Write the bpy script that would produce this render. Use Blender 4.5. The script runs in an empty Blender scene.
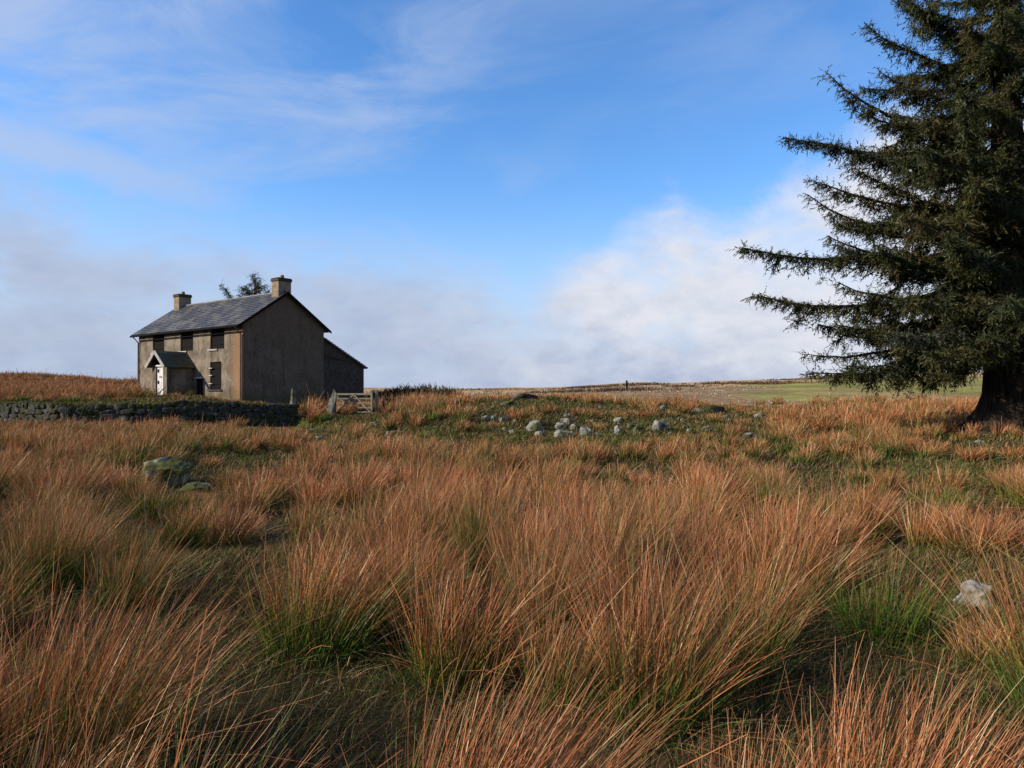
import bpy, math, random
import numpy as np
from mathutils import Vector, Matrix, noise as mnoise
random.seed(7)
rng = np.random.default_rng(11)
sc = bpy.context.scene
COL = sc.collection

# ------------------------------------------------------------------ camera, sky, sun, exposure
F = 710.0; HY = 389.0; EYE = 1.70
cam = bpy.data.cameras.new('camera'); cam.sensor_width = 36; cam.lens = 36*F/1024
cam.clip_start = 0.05; cam.clip_end = 8000
co = bpy.data.objects.new('camera', cam); COL.objects.link(co)
co.location = (0, 0, EYE); co.rotation_euler = (math.radians(90) + math.atan((HY-384)/F), 0, 0)
sc.camera = co

SUN_AZ = math.radians(193); SUN_EL = math.radians(27)
sun_to = Vector((math.cos(SUN_AZ)*math.cos(SUN_EL), math.sin(SUN_AZ)*math.cos(SUN_EL), math.sin(SUN_EL)))
sl = bpy.data.lights.new('sun', 'SUN'); sl.energy = 5.0; sl.angle = math.radians(0.6); sl.color = (1.0, 0.89, 0.74)
so = bpy.data.objects.new('sun', sl); COL.objects.link(so)
so.rotation_euler = sun_to.to_track_quat('Z', 'Y').to_euler(); so.location = (-30, -10, 40)
sc.view_settings.view_transform = 'Standard'; sc.view_settings.look = 'None'
sc.view_settings.exposure = 0.5; sc.view_settings.gamma = 1.0; sc.view_settings.use_curve_mapping = False
sc.cycles.max_bounces = 5; sc.cycles.diffuse_bounces = 3; sc.cycles.transmission_bounces = 3
sc.cycles.transparent_max_bounces = 4; sc.cycles.use_denoising = True

world = bpy.data.worlds.new('World'); sc.world = world; world.use_nodes = True
NT = world.node_tree; NT.nodes.clear()

class G:
    """tiny helper for writing node maths"""
    def __init__(s, nt): s.nt = nt
    def n(s, t, **kw):
        o = s.nt.nodes.new(t)
        for k, v in kw.items(): setattr(o, k, v)
        return o
    def put(s, sock, v):
        if isinstance(v, bpy.types.NodeSocket): s.nt.links.new(v, sock)
        elif v is not None: sock.default_value = v
    def m(s, op, a, b=None, c=None, clamp=False):
        o = s.n('ShaderNodeMath', operation=op); o.use_clamp = clamp
        s.put(o.inputs[0], a)
        if b is not None: s.put(o.inputs[1], b)
        if c is not None: s.put(o.inputs[2], c)
        return o.outputs[0]
    def vm(s, op, a, b=None):
        o = s.n('ShaderNodeVectorMath', operation=op); s.put(o.inputs[0], a)
        if b is not None: s.put(o.inputs[1], b)
        return o.outputs[0]
    def ss(s, x, a, b, lo=0.0, hi=1.0):
        o = s.n('ShaderNodeMapRange', interpolation_type='SMOOTHSTEP'); s.put(o.inputs[0], x)
        s.put(o.inputs[1], a); s.put(o.inputs[2], b); s.put(o.inputs[3], lo); s.put(o.inputs[4], hi)
        return o.outputs[0]
    def mix(s, f, a, b, bt='MIX'):
        o = s.n('ShaderNodeMix', data_type='RGBA', blend_type=bt); s.put(o.inputs[0], f)
        for i, v in ((6, a), (7, b)):
            if isinstance(v, (tuple, list)) and len(v) == 3: v = (*v, 1)
            s.put(o.inputs[i], v)
        return o.outputs[2]
    def noise(s, vec, scale, detail=5, rough=0.5, dist=0.0):
        o = s.n('ShaderNodeTexNoise'); s.put(o.inputs['Vector'], vec); s.put(o.inputs['Scale'], scale)
        o.inputs['Detail'].default_value = detail; o.inputs['Roughness'].default_value = rough
        o.inputs['Distortion'].default_value = dist
        return o.outputs['Fac']
    def comb(s, x, y, z):
        o = s.n('ShaderNodeCombineXYZ'); s.put(o.inputs[0], x); s.put(o.inputs[1], y); s.put(o.inputs[2], z)
        return o.outputs[0]
    def ramp(s, f, pts):
        o = s.n('ShaderNodeValToRGB'); s.put(o.inputs[0], f); e = o.color_ramp.elements
        while len(e) > 1: e.remove(e[-1])
        e[0].position, e[0].color = pts[0][0], (*pts[0][1], 1)
        for p, c in pts[1:]:
            q = e.new(p); q.color = (*c, 1)
        return o.outputs[0]

g = G(NT)
sky = g.n('ShaderNodeTexSky', sky_type='NISHITA'); sky.sun_disc = False
sky.sun_elevation = SUN_EL; sky.sun_rotation = math.atan2(sun_to.x, sun_to.y)
sky.altitude = 380; sky.air_density = 1.0; sky.dust_density = 0.3; sky.ozone_density = 2.5
tc = g.n('ShaderNodeTexCoord'); d = tc.outputs['Generated']
sep = g.n('ShaderNodeSeparateXYZ'); g.put(sep.inputs[0], d)
X, Y, Z = sep.outputs
DEG = 57.29578
az = g.m('MULTIPLY', g.m('ARCTAN2', X, Y), DEG)
el = g.m('MULTIPLY', g.m('ARCSINE', Z), DEG)
nv = g.comb(g.m('MULTIPLY', az, 0.06), g.m('MULTIPLY', el, 0.11), 3.7)
n1 = g.noise(nv, 1.5, 8, 0.6, 0.35)
n2 = g.noise(nv, 4.5, 6, 0.6, 0.2)
puff = g.m('ADD', g.m('MULTIPLY', n1, 0.75), g.m('MULTIPLY', n2, 0.25))     # about 0.3 .. 0.7
azn = g.m('DIVIDE', g.m('ADD', az, 45.0), 90.0)
def P(a): return (a+45)/90
def ramp1(pts, k): return g.m('MULTIPLY', g.ramp(azn, [(P(a), (v/k,)*3) for a, v in pts]), k)
top = ramp1([(-45, 14.5), (-36, 13.6), (-30, 11.6), (-22, 10.6), (-14, 10.8), (-8, 10.4), (-3, 8.6), (1, 6.4), (4, 9.6), (8, 12.8),
             (13, 14.8), (16, 13.4), (18, 13.0), (22, 16), (28, 19), (45, 17)], 20)
soft = ramp1([(-45, 4.5), (-20, 5.5), (-6, 5.5), (1, 5.0), (6, 3.4), (24, 3.4), (45, 4)], 20)
hgt = g.m('SUBTRACT', g.m('ADD', top, g.m('MULTIPLY', g.m('SUBTRACT', puff, 0.5), 13.0)), el)
bank = g.ss(g.m('DIVIDE', hgt, soft), -0.55, 1.0)
# high thin cloud
pl = g.comb(g.m('MULTIPLY', az, 0.045), g.m('ADD', g.m('MULTIPLY', el, 0.15), g.m('MULTIPLY', az, -0.014)), 4.4)
w1 = g.noise(pl, 1.1, 8, 0.62, 0.5)
w2 = g.noise(pl, 0.55, 3, 0.5, 0.2)
wis = g.m('MULTIPLY', g.ss(w1, 0.36, 0.72), g.ss(w2, 0.28, 0.56))
wis = g.m('MULTIPLY', wis, ramp1([(-45, 1), (-12, 0.95), (-4, 0.6), (4, 0.32), (45, 0.28)], 1))
# a pale band above the bank on the left, and a faint veil at the top right
bn = g.m('ADD', g.m('MULTIPLY', g.m('ADD', az, 36), 0.13), g.m('MULTIPLY', g.m('SUBTRACT', puff, 0.5), 5.0))
bandc = g.m('ABSOLUTE', g.m('SUBTRACT', g.m('ADD', el, bn), 16.2))
band = g.m('MULTIPLY', g.ss(bandc, 0.2, 2.2, 1, 0), ramp1([(-45, 1), (-33, .95), (-25, .75), (-20, .15), (-17, 0), (45, 0)], 1))
veil = g.m('MULTIPLY', g.ss(el, 17, 26), g.m('MULTIPLY', ramp1([(-45, 0), (2, 0), (16, .32), (28, .28), (45, .2)], 1), g.ss(w1, 0.3, 0.7)))
haze_low = g.ss(el, 0.0, 17.0, 1.15, 0.0)
thin = g.m('MAXIMUM', g.m('MAXIMUM', wis, band), g.m('MAXIMUM', veil, haze_low))
# the cloud's own brightness: lit puffs above, lavender grey below
litn = g.noise(nv, 2.6, 6, 0.55, 0.1)
lit = g.m('MULTIPLY', g.ss(g.m('ADD', g.m('MULTIPLY', g.m('SUBTRACT', litn, 0.5), 22.0), el), -8, 9.0),
          ramp1([(-45, .10), (-10, .22), (1, .5), (8, .95), (45, 1)], 1))
cn = g.noise(nv, 5.5, 7, 0.6, 0.25)
lit = g.m('ADD', lit, g.m('MULTIPLY', g.m('SUBTRACT', cn, 0.5), ramp1([(-45, .5), (-8, .6), (6, 1.1), (45, 1.1)], 2)), clamp=True)
ccol = g.mix(lit, (0.285, 0.335, 0.455), (0.55, 0.56, 0.61))
hue = g.n('ShaderNodeHueSaturation'); hue.inputs['Saturation'].default_value = 1.22; hue.inputs['Hue'].default_value = 0.503
hue.inputs['Value'].default_value = 1.0
g.put(hue.inputs['Color'], sky.outputs[0])
SKYK = 0.15
skyc = g.mix(1.0, hue.outputs[0], (SKYK*0.94, SKYK*1.02, SKYK*1.10), 'MULTIPLY')
c1 = g.mix(g.m('MULTIPLY', thin, 0.78, clamp=True), skyc, (0.33, 0.41, 0.58))
n5 = g.noise(nv, 2.2, 6, 0.6, 0.3)
opac = g.m('MULTIPLY', ramp1([(-45, .92), (-12, .88), (0, .9), (6, .97), (45, .97)], 1), g.ss(n5, .30, .56, .55, 1.0))
c2 = g.mix(g.m('MULTIPLY', bank, opac), c1, ccol)
bg = g.n('ShaderNodeBackground'); g.put(bg.inputs['Color'], c2); bg.inputs['Strength'].default_value = 1.0
ow = g.n('ShaderNodeOutputWorld'); g.put(ow.inputs[0], bg.outputs[0])

# ------------------------------------------------------------------ small tools
def tag(o, label=None, cat=None, group=None, kind=None):
    if label: o['label'] = label
    if cat: o['category'] = cat
    if group: o['group'] = group
    if kind: o['kind'] = kind
    return o

def empty(name, loc, rz=0.0):
    o = bpy.data.objects.new(name, None); COL.objects.link(o)
    o.location = loc; o.rotation_euler = (0, 0, rz); o.empty_display_size = 0.3
    return o

def npmesh(name, V, Q, mat=None, cols=None, parent=None, smooth=False, T=None):
    """V (n,3); Q (k,4) quads; T (m,3) triangles"""
    me = bpy.data.meshes.new(name)
    V = np.asarray(V, np.float32)
    Q = np.zeros((0, 4), np.int32) if Q is None else np.asarray(Q, np.int32)
    T = np.zeros((0, 3), np.int32) if T is None else np.asarray(T, np.int32)
    me.vertices.add(len(V)); me.vertices.foreach_set('co', V.ravel())
    li = np.concatenate([Q.ravel(), T.ravel()]).astype(np.int32)
    me.loops.add(len(li)); me.loops.foreach_set('vertex_index', li)
    ls = np.concatenate([np.arange(len(Q))*4, len(Q)*4 + np.arange(len(T))*3]).astype(np.int32)
    me.polygons.add(len(ls)); me.polygons.foreach_set('loop_start', ls)
    me.update(calc_edges=True); me.validate()
    if smooth: me.polygons.foreach_set('use_smooth', np.ones(len(me.polygons), bool))
    if cols is not None:
        a = me.attributes.new('Col', 'FLOAT_COLOR', 'POINT')
        c = np.ones((len(V), 4), np.float32); c[:, :3] = cols
        a.data.foreach_set('color', c.ravel())
    if mat: me.materials.append(mat)
    o = bpy.data.objects.new(name, me); COL.objects.link(o)
    if parent: o.parent = parent
    return o

class MB:
    """collects boxes, prisms and tubes into one mesh"""
    def __init__(s): s.v = []; s.f = []
    def add(s, vs, fs):
        b = len(s.v); s.v += [tuple(v) for v in vs]; s.f += [tuple(b+i for i in f) for f in fs]
    def box(s, a, b, M=None):
        (x0, y0, z0), (x1, y1, z1) = a, b
        vs = [(x0,y0,z0),(x1,y0,z0),(x1,y1,z0),(x0,y1,z0),(x0,y0,z1),(x1,y0,z1),(x1,y1,z1),(x0,y1,z1)]
        if M: vs = [M @ Vector(v) for v in vs]
        s.add(vs, [(0,3,2,1),(4,5,6,7),(0,1,5,4),(1,2,6,5),(2,3,7,6),(3,0,4,7)])
    def bar(s, p, q, w, h):
        p, q = Vector(p), Vector(q); d = q-p; L = d.length; d.normalize()
        up = Vector((0,0,1)) if abs(d.z) < .95 else Vector((1,0,0))
        sx = d.cross(up).normalized(); sy = sx.cross(d)
        vs = [c + sx*a*w/2 + sy*b*h/2 for c in (p, q) for a, b in ((-1,-1),(1,-1),(1,1),(-1,1))]
        s.add(vs, [(0,3,2,1),(4,5,6,7),(0,1,5,4),(1,2,6,5),(2,3,7,6),(3,0,4,7)])
    def tube(s, pts, r, n=8):
        pts = [Vector(p) for p in pts]; rs = r if isinstance(r, (list, tuple)) else [r]*len(pts)
        b = len(s.v)
        for i, p in enumerate(pts):
            d = (pts[min(i+1, len(pts)-1)] - pts[max(i-1, 0)]).normalized()
            up = Vector((0,0,1)) if abs(d.z) < .9 else Vector((1,0,0))
            sx = d.cross(up).normalized(); sy = sx.cross(d)
            for k in range(n):
                a = 2*math.pi*k/n; s.v.append(tuple(p + (sx*math.cos(a)+sy*math.sin(a))*rs[i]))
        for i in range(len(pts)-1):
            for k in range(n):
                k2 = (k+1) % n; s.f.append((b+i*n+k, b+i*n+k2, b+(i+1)*n+k2, b+(i+1)*n+k))
        s.f.append(tuple(b+k for k in range(n))[::-1]); s.f.append(tuple(b+(len(pts)-1)*n+k for k in range(n)))
    def build(s, name, mat, parent=None, bevel=0, smooth=False):
        me = bpy.data.meshes.new(name); me.from_pydata(s.v, [], s.f); me.update()
        if smooth:
            for p in me.polygons: p.use_smooth = True
        me.materials.append(mat)
        o = bpy.data.objects.new(name, me); COL.objects.link(o)
        if parent: o.parent = parent
        if bevel:
            b = o.modifiers.new('bevel', 'BEVEL'); b.width = bevel; b.segments = 2; b.limit_method = 'ANGLE'
        return o

def lerp(a, b, t): return a + (b-a)*t
def sstep(x, a, b):
    t = np.clip((x-a)/(b-a), 0, 1); return t*t*(3-2*t)

_tab = np.random.default_rng(3).random((256, 256))
def vnoise(x, y):
    x = np.asarray(x, float); y = np.asarray(y, float)
    xi = np.floor(x).astype(int); yi = np.floor(y).astype(int); fx = x-xi; fy = y-yi
    fx = fx*fx*(3-2*fx); fy = fy*fy*(3-2*fy)
    t = lambda i, j: _tab[i & 255, j & 255]
    return (t(xi,yi)*(1-fx)+t(xi+1,yi)*fx)*(1-fy) + (t(xi,yi+1)*(1-fx)+t(xi+1,yi+1)*fx)*fy
def fbm(x, y, o=4):
    s = 0; a = .5; n = 0
    for i in range(o):
        s = s + a*vnoise(x*2**i + 17*i, y*2**i + 5*i); n += a; a *= .5
    return s/n

# ------------------------------------------------------------------ terrain height
CP = np.array([-400, 0, 140, 190, 240, 300, 350, 430, 540, 660, 760, 860, 1000, 1400], float)
CA = np.arctan((CP-512)/F)
RD = np.array([0, 20, 30, 36, 42, 46, 50, 60, 80, 120, 200, 300, 450, 800, 3500], float)
BT = np.array([
 [.9, .9, .9, .92, 1.0, 1.2, 1.4, 1.8, 2.6, 4.2, 4.4, 4.0, 2, -6, -60],
 [.9, .9, .9, .92, 1.0, 1.2, 1.35, 1.6, 2.4, 4.0, 4.2, 3.5, 1, -6, -60],
 [.9, .9, .9, .95, 1.15, 1.35, 1.45, 1.55, 1.9, 2.7, 2.9, 2.5, 1, -6, -60],
 [.85, .85, .85, .9, 1.1, 1.38, 1.45, 1.5, 1.6, 1.9, 2.4, 2.4, 1, -6, -60],
 [.7, .7, .7, .74, .86, 1.0, 1.15, 1.2, 1.3, 1.5, 1.9, 2.0, 1, -6, -60],
 [.3, .3, .32, .33, .34, .35, .4, .5, .8, 1.2, 1.7, 1.7, 1, -6, -60],
 [.1, .1, .12, .2, .3, .35, .4, .55, .8, 1.2, 1.6, 1.65, 1, -6, -60],
 [.2, .3, .5, .7, .72, .75, .8, .85, 1.0, 1.3, 1.6, 1.65, 1, -6, -60],
 [.1, .2, .65, 1.08, 1.08, 1.0, .95, .92, 1.0, 1.4, 1.9, 2.2, 1, -6, -60],
 [.1, .2, .5, .70, .72, .76, .82, 1.0, 1.35, 2.0, 3.1, 4.1, 2.6, -6, -60],
 [.1, .2, .3, .42, .52, .62, .75, 1.05, 1.5, 2.3, 4.0, 5.8, 5.2, -6, -60],
 [.1, .2, .32, .42, .52, .72, .9, 1.25, 1.8, 2.8, 4.9, 7.5, 7.5, -4, -60],
 [.2, .45, .50, .52, .58, .78, .95, 1.35, 1.9, 3.1, 5.6, 8.7, 9.5, 2, -60],
 [.3, .5, .6, .65, .7, .85, 1.0, 1.4, 2.1, 3.4, 6.0, 9.0, 10, 4, -60]])
S0P = np.array([-400, 0, 140, 292, 312, 380, 450, 620, 1024, 1400], float)
S0 = np.array([40, 35.5, 34.2, 36.5, 33, 28, 22, 21, 15, 15], float)
SW = np.array([.7, .7, .7, .7, 4, 7, 10, 12, 14, 14], float)
S0A = np.arctan((S0P-512)/F)
def depth_of(x, y):
    r = np.hypot(x, y); a = np.arctan2(x, y)
    return r*np.maximum(np.cos(a), .55), a
def height(x, y):
    x = np.asarray(x, float); y = np.asarray(y, float)
    D, a = depth_of(x, y)
    ac = np.clip(a, CA[0], CA[-1])
    i = np.clip(np.searchsorted(CA, ac, 'right')-1, 0, len(CA)-2)
    t = (ac-CA[i])/(CA[i+1]-CA[i]); t = t*t*(3-2*t)
    j = np.clip(np.searchsorted(RD, D, 'right')-1, 0, len(RD)-2)
    u = np.clip((D-RD[j])/(RD[j+1]-RD[j]), 0, 1)
    B = (BT[i, j]*(1-u)+BT[i, j+1]*u)*(1-t) + (BT[i+1, j]*(1-u)+BT[i+1, j+1]*u)*t
    s = sstep(D, np.interp(ac, S0A, S0)+.1, np.interp(ac, S0A, S0)+.1+np.interp(ac, S0A, SW))
    A = -.40*sstep(D, 4.5, 11) + (fbm(x*.20+3, y*.20+8, 3)-.5)*.60*sstep(D, 2, 7)
    bump = (fbm(x*.9, y*.9, 3)-.5)*.10*np.clip(D/6, 0, 1)*np.where(D > 60, .4, 1)
    far = (fbm(x*.03+40, y*.03, 3)-.5)*1.6*sstep(D, 55, 160)
    return A*(1-s) + B*s + bump + far
def hz(x, y): return float(height(np.array([x]), np.array([y]))[0])
def wx(px, D): return (px-512)/F*D
def gp(px, D):
    x = wx(px, D); return Vector((x, D, hz(x, D)))
def pz(py, D): return EYE + (HY-py)/F*D
def hit(px, py):
    """where the line of sight through a pixel meets the ground"""
    D = 2.0
    while D < 400:
        if hz(wx(px, D), D) >= pz(py, D): break
        D *= 1.004
    return gp(px, D)

def ell(x, y, px, D, rx, ry, soft=.35):
    d = np.hypot((x-wx(px, D))/rx, (y-D)/ry) + (fbm(x*.6+9, y*.6, 3)-.5)*.9
    return sstep(d, 1+soft, 1-soft)
def turf_mask(x, y):
    m = ell(x, y, 540, 34, 4.6, 2.6)
    for e in ((350, 33, 2.4, 3.2), (300, 31, 1.4, 2.2), (945, 17.6, 2.5, 1.9), (1040, 16.4, 2.0, 1.2), (622, 15.5, 1.1, 1.0), (870, 5.4, .5, .4), (455, 22, 1.2, 1.6),
              (600, 25.5, 2.6, 1.8), (520, 26.5, 2.4, 1.3), (665, 28, 2.4, 1.4), (700, 34, 2.0, 1.0), (420, 27, 1.4, 2.0), (30, 30, 1.5, 1), (250, 21, .8, .8)):
        m = np.maximum(m, ell(x, y, *e))
    return m
def field_mask(x, y):
    D, a = depth_of(x, y); px = 512+F*np.tan(np.clip(a, -1.2, 1.2))
    n = (fbm(x*.05, y*.05, 3)-.5)
    m = sstep(px + n*140, 735, 800)*sstep(D + n*16, 43, 48)*sstep(D + n*30, 175, 145)
    return m
def lawn_mask(x, y):
    D, a = depth_of(x, y); px = 512+F*np.tan(np.clip(a, -1.2, 1.2))
    s0 = np.interp(a, S0A, S0)
    return sstep(px, 330, 285)*sstep(D-s0, .15, .5)*sstep(D-s0 + (fbm(x*.4, y*.4, 3)-.5)*4, 2.6, 1.0)

# ------------------------------------------------------------------ materials
def newmat(name):
    m = bpy.data.materials.new(name); m.use_nodes = True; m.node_tree.nodes.clear(); return m, G(m.node_tree)
def finish(m, k, col, rough=.9, spec=.2, bump=None, bstr=.3, bdist=.02):
    p = k.n('ShaderNodeBsdfPrincipled')
    if isinstance(col, (tuple, list)) and len(col) == 3: col = (*col, 1)
    k.put(p.inputs['Base Color'], col); k.put(p.inputs['Roughness'], rough); p.inputs['Specular IOR Level'].default_value = spec
    if bump is not None:
        b = k.n('ShaderNodeBump'); k.put(b.inputs['Height'], bump); b.inputs['Strength'].default_value = bstr; b.inputs['Distance'].default_value = bdist
        k.put(p.inputs['Normal'], b.outputs[0])
    o = k.n('ShaderNodeOutputMaterial'); k.put(o.inputs[0], p.outputs[0]); return m
def objco(k): return k.n('ShaderNodeTexCoord').outputs['Object']
def nmul(k, v, s): return k.vm('MULTIPLY', v, s)

def blade_mat(name, trans=.3):
    m, k = newmat(name); a = k.n('ShaderNodeAttribute'); a.attribute_name = 'Col'
    df = k.n('ShaderNodeBsdfDiffuse'); tr = k.n('ShaderNodeBsdfTranslucent'); gl = k.n('ShaderNodeBsdfGlossy')
    gl.inputs['Roughness'].default_value = .45; gl.inputs['Color'].default_value = (.8, .78, .7, 1)
    k.put(df.inputs[0], a.outputs['Color']); k.put(tr.inputs[0], a.outputs['Color'])
    mx = k.n('ShaderNodeMixShader'); mx.inputs[0].default_value = trans
    k.put(mx.inputs[1], df.outputs[0]); k.put(mx.inputs[2], tr.outputs[0])
    m2 = k.n('ShaderNodeMixShader'); m2.inputs[0].default_value = .012
    k.put(m2.inputs[1], mx.outputs[0]); k.put(m2.inputs[2], gl.outputs[0])
    o = k.n('ShaderNodeOutputMaterial'); k.put(o.inputs[0], m2.outputs[0]); return m
M_RUSH = blade_mat('rush', .14); M_NEEDLE = blade_mat('spruce needles', .12)

def plain(name, c1, c2, scale=6, rough=.85, spec=.2, bstr=.3, stretch=(1, 1, 1), detail=6):
    m, k = newmat(name); v = nmul(k, objco(k), stretch)
    n = k.noise(v, scale, detail, .6)
    return finish(m, k, k.mix(k.ss(n, .3, .7), c1, c2), rough, spec, n, bstr)

def ground_mat():
    m, k = newmat('moor ground'); v = objco(k)
    a = k.n('ShaderNodeAttribute'); a.attribute_name = 'Col'
    n = k.noise(v, 1.3, 8, .65); n2 = k.noise(v, .12, 5, .6); n3 = k.noise(v, 9, 4, .6)
    c = k.mix(k.ss(n, .3, .72), (0.62, .62, .62), (1.25, 1.2, 1.1))
    c = k.mix(1, a.outputs['Color'], c, 'MULTIPLY')
    c = k.mix(1, c, k.mix(k.ss(n2, .35, .65), (.8, .78, .74), (1.12, 1.1, 1.08)), 'MULTIPLY')
    return finish(m, k, c, .95, .1, k.m('ADD', n, k.m('MULTIPLY', n3, .5)), .5, .06)

# ------------------------------------------------------------------ ground
def build_ground():
    th = np.radians(np.concatenate([np.arange(-180, -50, 3.), np.arange(-50, 50, .35), np.arange(50, 180, 3.)]))
    rr = np.concatenate([[.01, .4, .8], np.arange(1.2, 12, .4), np.arange(12, 60, .45), np.geomspace(60, 4200, 110)])
    TH, RR = np.meshgrid(th, rr, indexing='ij'); x = (RR*np.sin(TH)).ravel(); y = (RR*np.cos(TH)).ravel()
    z = height(x, y); V = np.stack([x, y, z], 1)
    nt_, nr = len(th), len(rr); i = np.arange(nt_); j = np.arange(nr-1); I, J = np.meshgrid(i, j, indexing='ij')
    I2 = (I+1) % nt_
    Q = np.stack([I*nr+J, I*nr+J+1, I2*nr+J+1, I2*nr+J], -1).reshape(-1, 4)
    D, a = depth_of(x, y); px = 512+F*np.tan(np.clip(a, -1.2, 1.2))
    soil = np.array([.040, .032, .013]); turf = np.array([.078, .098, .018]); straw = np.array([.42, .285, .15])
    rus = np.array([.13, .065, .028]); fld = np.array([.225, .215, .055]); brown = np.array([.12, .075, .045])
    c = np.repeat(soil[None], len(x), 0)
    w = sstep(D, 35, 46)[:, None]; moor = np.where((px < 300)[:, None], rus, straw)
    n = fbm(x*.02+3, y*.02, 4)[:, None]; n4 = fbm(x*.05+31, y*.012+7, 4)[:, None]
    moor = moor*(.8+.4*n)
    moor = moor + (brown-moor)*sstep(n4, .56, .66)*.55
    c = c + (moor-c)*w
    t = turf_mask(x, y)[:, None]; c = c + (turf-c)*t
    t = field_mask(x, y)[:, None]; c = c + ((fld+(straw*.6-fld)*sstep(fbm(x*.07+5, y*.03, 4), .48, .68)[:, None]*.6)*(.65+.7*fbm(x*.2, y*.07, 4)[:, None])-c)*t
    t = lawn_mask(x, y)[:, None]; c = c + (turf*1.15-c)*t
    o = npmesh('ground', V, Q, ground_mat(), c, smooth=True)
    tag(o, 'rough boggy moorland ground rising gently to a pale grassy crest', 'ground', kind='structure')
build_ground()

# ------------------------------------------------------------------ grass machinery
class Blades:
    def __init__(s): s.V = []; s.C = []; s.Q = []; s.n = 0
    def add(s, base, d0, bend, L, w, cb, ct, gf, nseg=3, tip=0.0):
        """base (n,3), d0 start direction, bend vector, L length, w width, cb/ct colours at base and tip, gf where the colour turns"""
        n = len(base)
        ts = np.linspace(0, 1, nseg+1)
        side = np.cross(d0, rng.normal(size=(n, 3))); side /= np.linalg.norm(side, axis=1, keepdims=True)+1e-9
        pts = base[:, None] + L[:, None, None]*(ts[None, :, None]*d0[:, None] + (ts**2)[None, :, None]*bend[:, None])
        ww = w[:, None]*(1-.78*ts[None]**1.5)*.5
        a = pts + side[:, None]*ww[..., None]; b = pts - side[:, None]*ww[..., None]
        V = np.stack([a, b], 2).reshape(-1, 3)
        f = sstep(ts[None], gf[:, None]-.22, gf[:, None]+.28)[..., None]
        c = cb[:, None]*(1-f) + ct[:, None]*f
        if tip: c = c + (np.array([.62, .34, .165])-c)*(tip*sstep(ts, .55, 1.0)*(f[..., 0]))[..., None]
        C = np.repeat(c[:, :, None], 2, 2).reshape(-1, 3)
        k = np.arange(n)[:, None]*(2*(nseg+1)) + np.arange(nseg)[None]*2
        Q = np.stack([k, k+1, k+3, k+2], -1).reshape(-1, 4) + s.n
        s.V.append(V.astype(np.float32)); s.C.append(C.astype(np.float32)); s.Q.append(Q.astype(np.int32)); s.n += len(V)
    def build(s, name, mat, parent=None, origin=None):
        V = np.concatenate(s.V)
        if origin is not None: V = V - np.array(origin, np.float32)
        o = npmesh(name, V, np.concatenate(s.Q), mat, np.concatenate(s.C), parent)
        if origin is not None: o.location = origin
        return o

RUSSET = np.array([[.39, .112, .034], [.29, .073, .023], [.46, .178, .073], [.19, .047, .017], [.38, .132, .050], [.62, .42, .23]])
GREENS = np.array([[.046, .098, .009], [.066, .124, .013], [.085, .112, .016], [.055, .042, .012], [.055, .105, .024]])
WIND = np.array([.34, .10, 0.])
def tussock(B, x, y, n, h, rb, green=.4, lean=1.0, spread=.33, wmin=.0032, nseg=3, tone=1.0, zoff=0., pale=.06, allgreen=.06, wind=None, tint=None):
    a = rng.uniform(0, 2*np.pi, n); r = rb*np.sqrt(rng.random(n))
    bx = x + r*np.cos(a); by = y + r*np.sin(a); bz = height(bx, by)-.03+zoff
    tilt = np.abs(rng.normal(0, spread*.70, n)) + .85*(r/rb)**1.3*spread
    aa = a + rng.normal(0, .95, n)
    lay = rng.random(n) < .07; tilt = np.where(lay, rng.uniform(.8, 1.35, n), tilt)
    d = np.stack([np.sin(tilt)*np.cos(aa), np.sin(tilt)*np.sin(aa), np.cos(tilt)], 1)
    wv = (WIND if wind is None else np.asarray(wind))*lean
    d = d + wv*.62; d /= np.linalg.norm(d, axis=1, keepdims=True)
    bend = d*np.array([.22, .22, 0]) + wv*.18 + rng.normal(0, .05, (n, 3)); bend[:, 2] = -.05 - .30*tilt**2
    kk = rng.random(n) < .12; bend[kk] += rng.normal(0, .30, (int(kk.sum()), 3))
    L = h*np.clip(rng.normal(.90, .17, n), .35, 1.25)*(1-.18*r/rb)
    w = wmin*rng.uniform(.7, 1.3, n)*np.where(rng.random(n) < .06, 1.7, 1)
    ct = RUSSET[rng.integers(0, len(RUSSET)-1, n)]
    pm = rng.random(n) < pale; ct = np.where(pm[:, None], RUSSET[-1], ct)
    cb = GREENS[rng.integers(0, len(GREENS), n)]
    gm = rng.random(n) < allgreen; ct = np.where(gm[:, None], cb*1.15, ct)
    br = rng.uniform(.42, 1.30, n)[:, None]*tone
    if tint is not None: ct = ct*tint
    gf = np.clip(rng.normal(green, .12, n) + .10*(r/rb-.5), .02, 1.3)
    B.add(np.stack([bx, by, bz], 1), d, bend, L, w, cb*rng.uniform(.8, 1.2, n)[:, None], ct*br, gf, nseg, .30)

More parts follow.
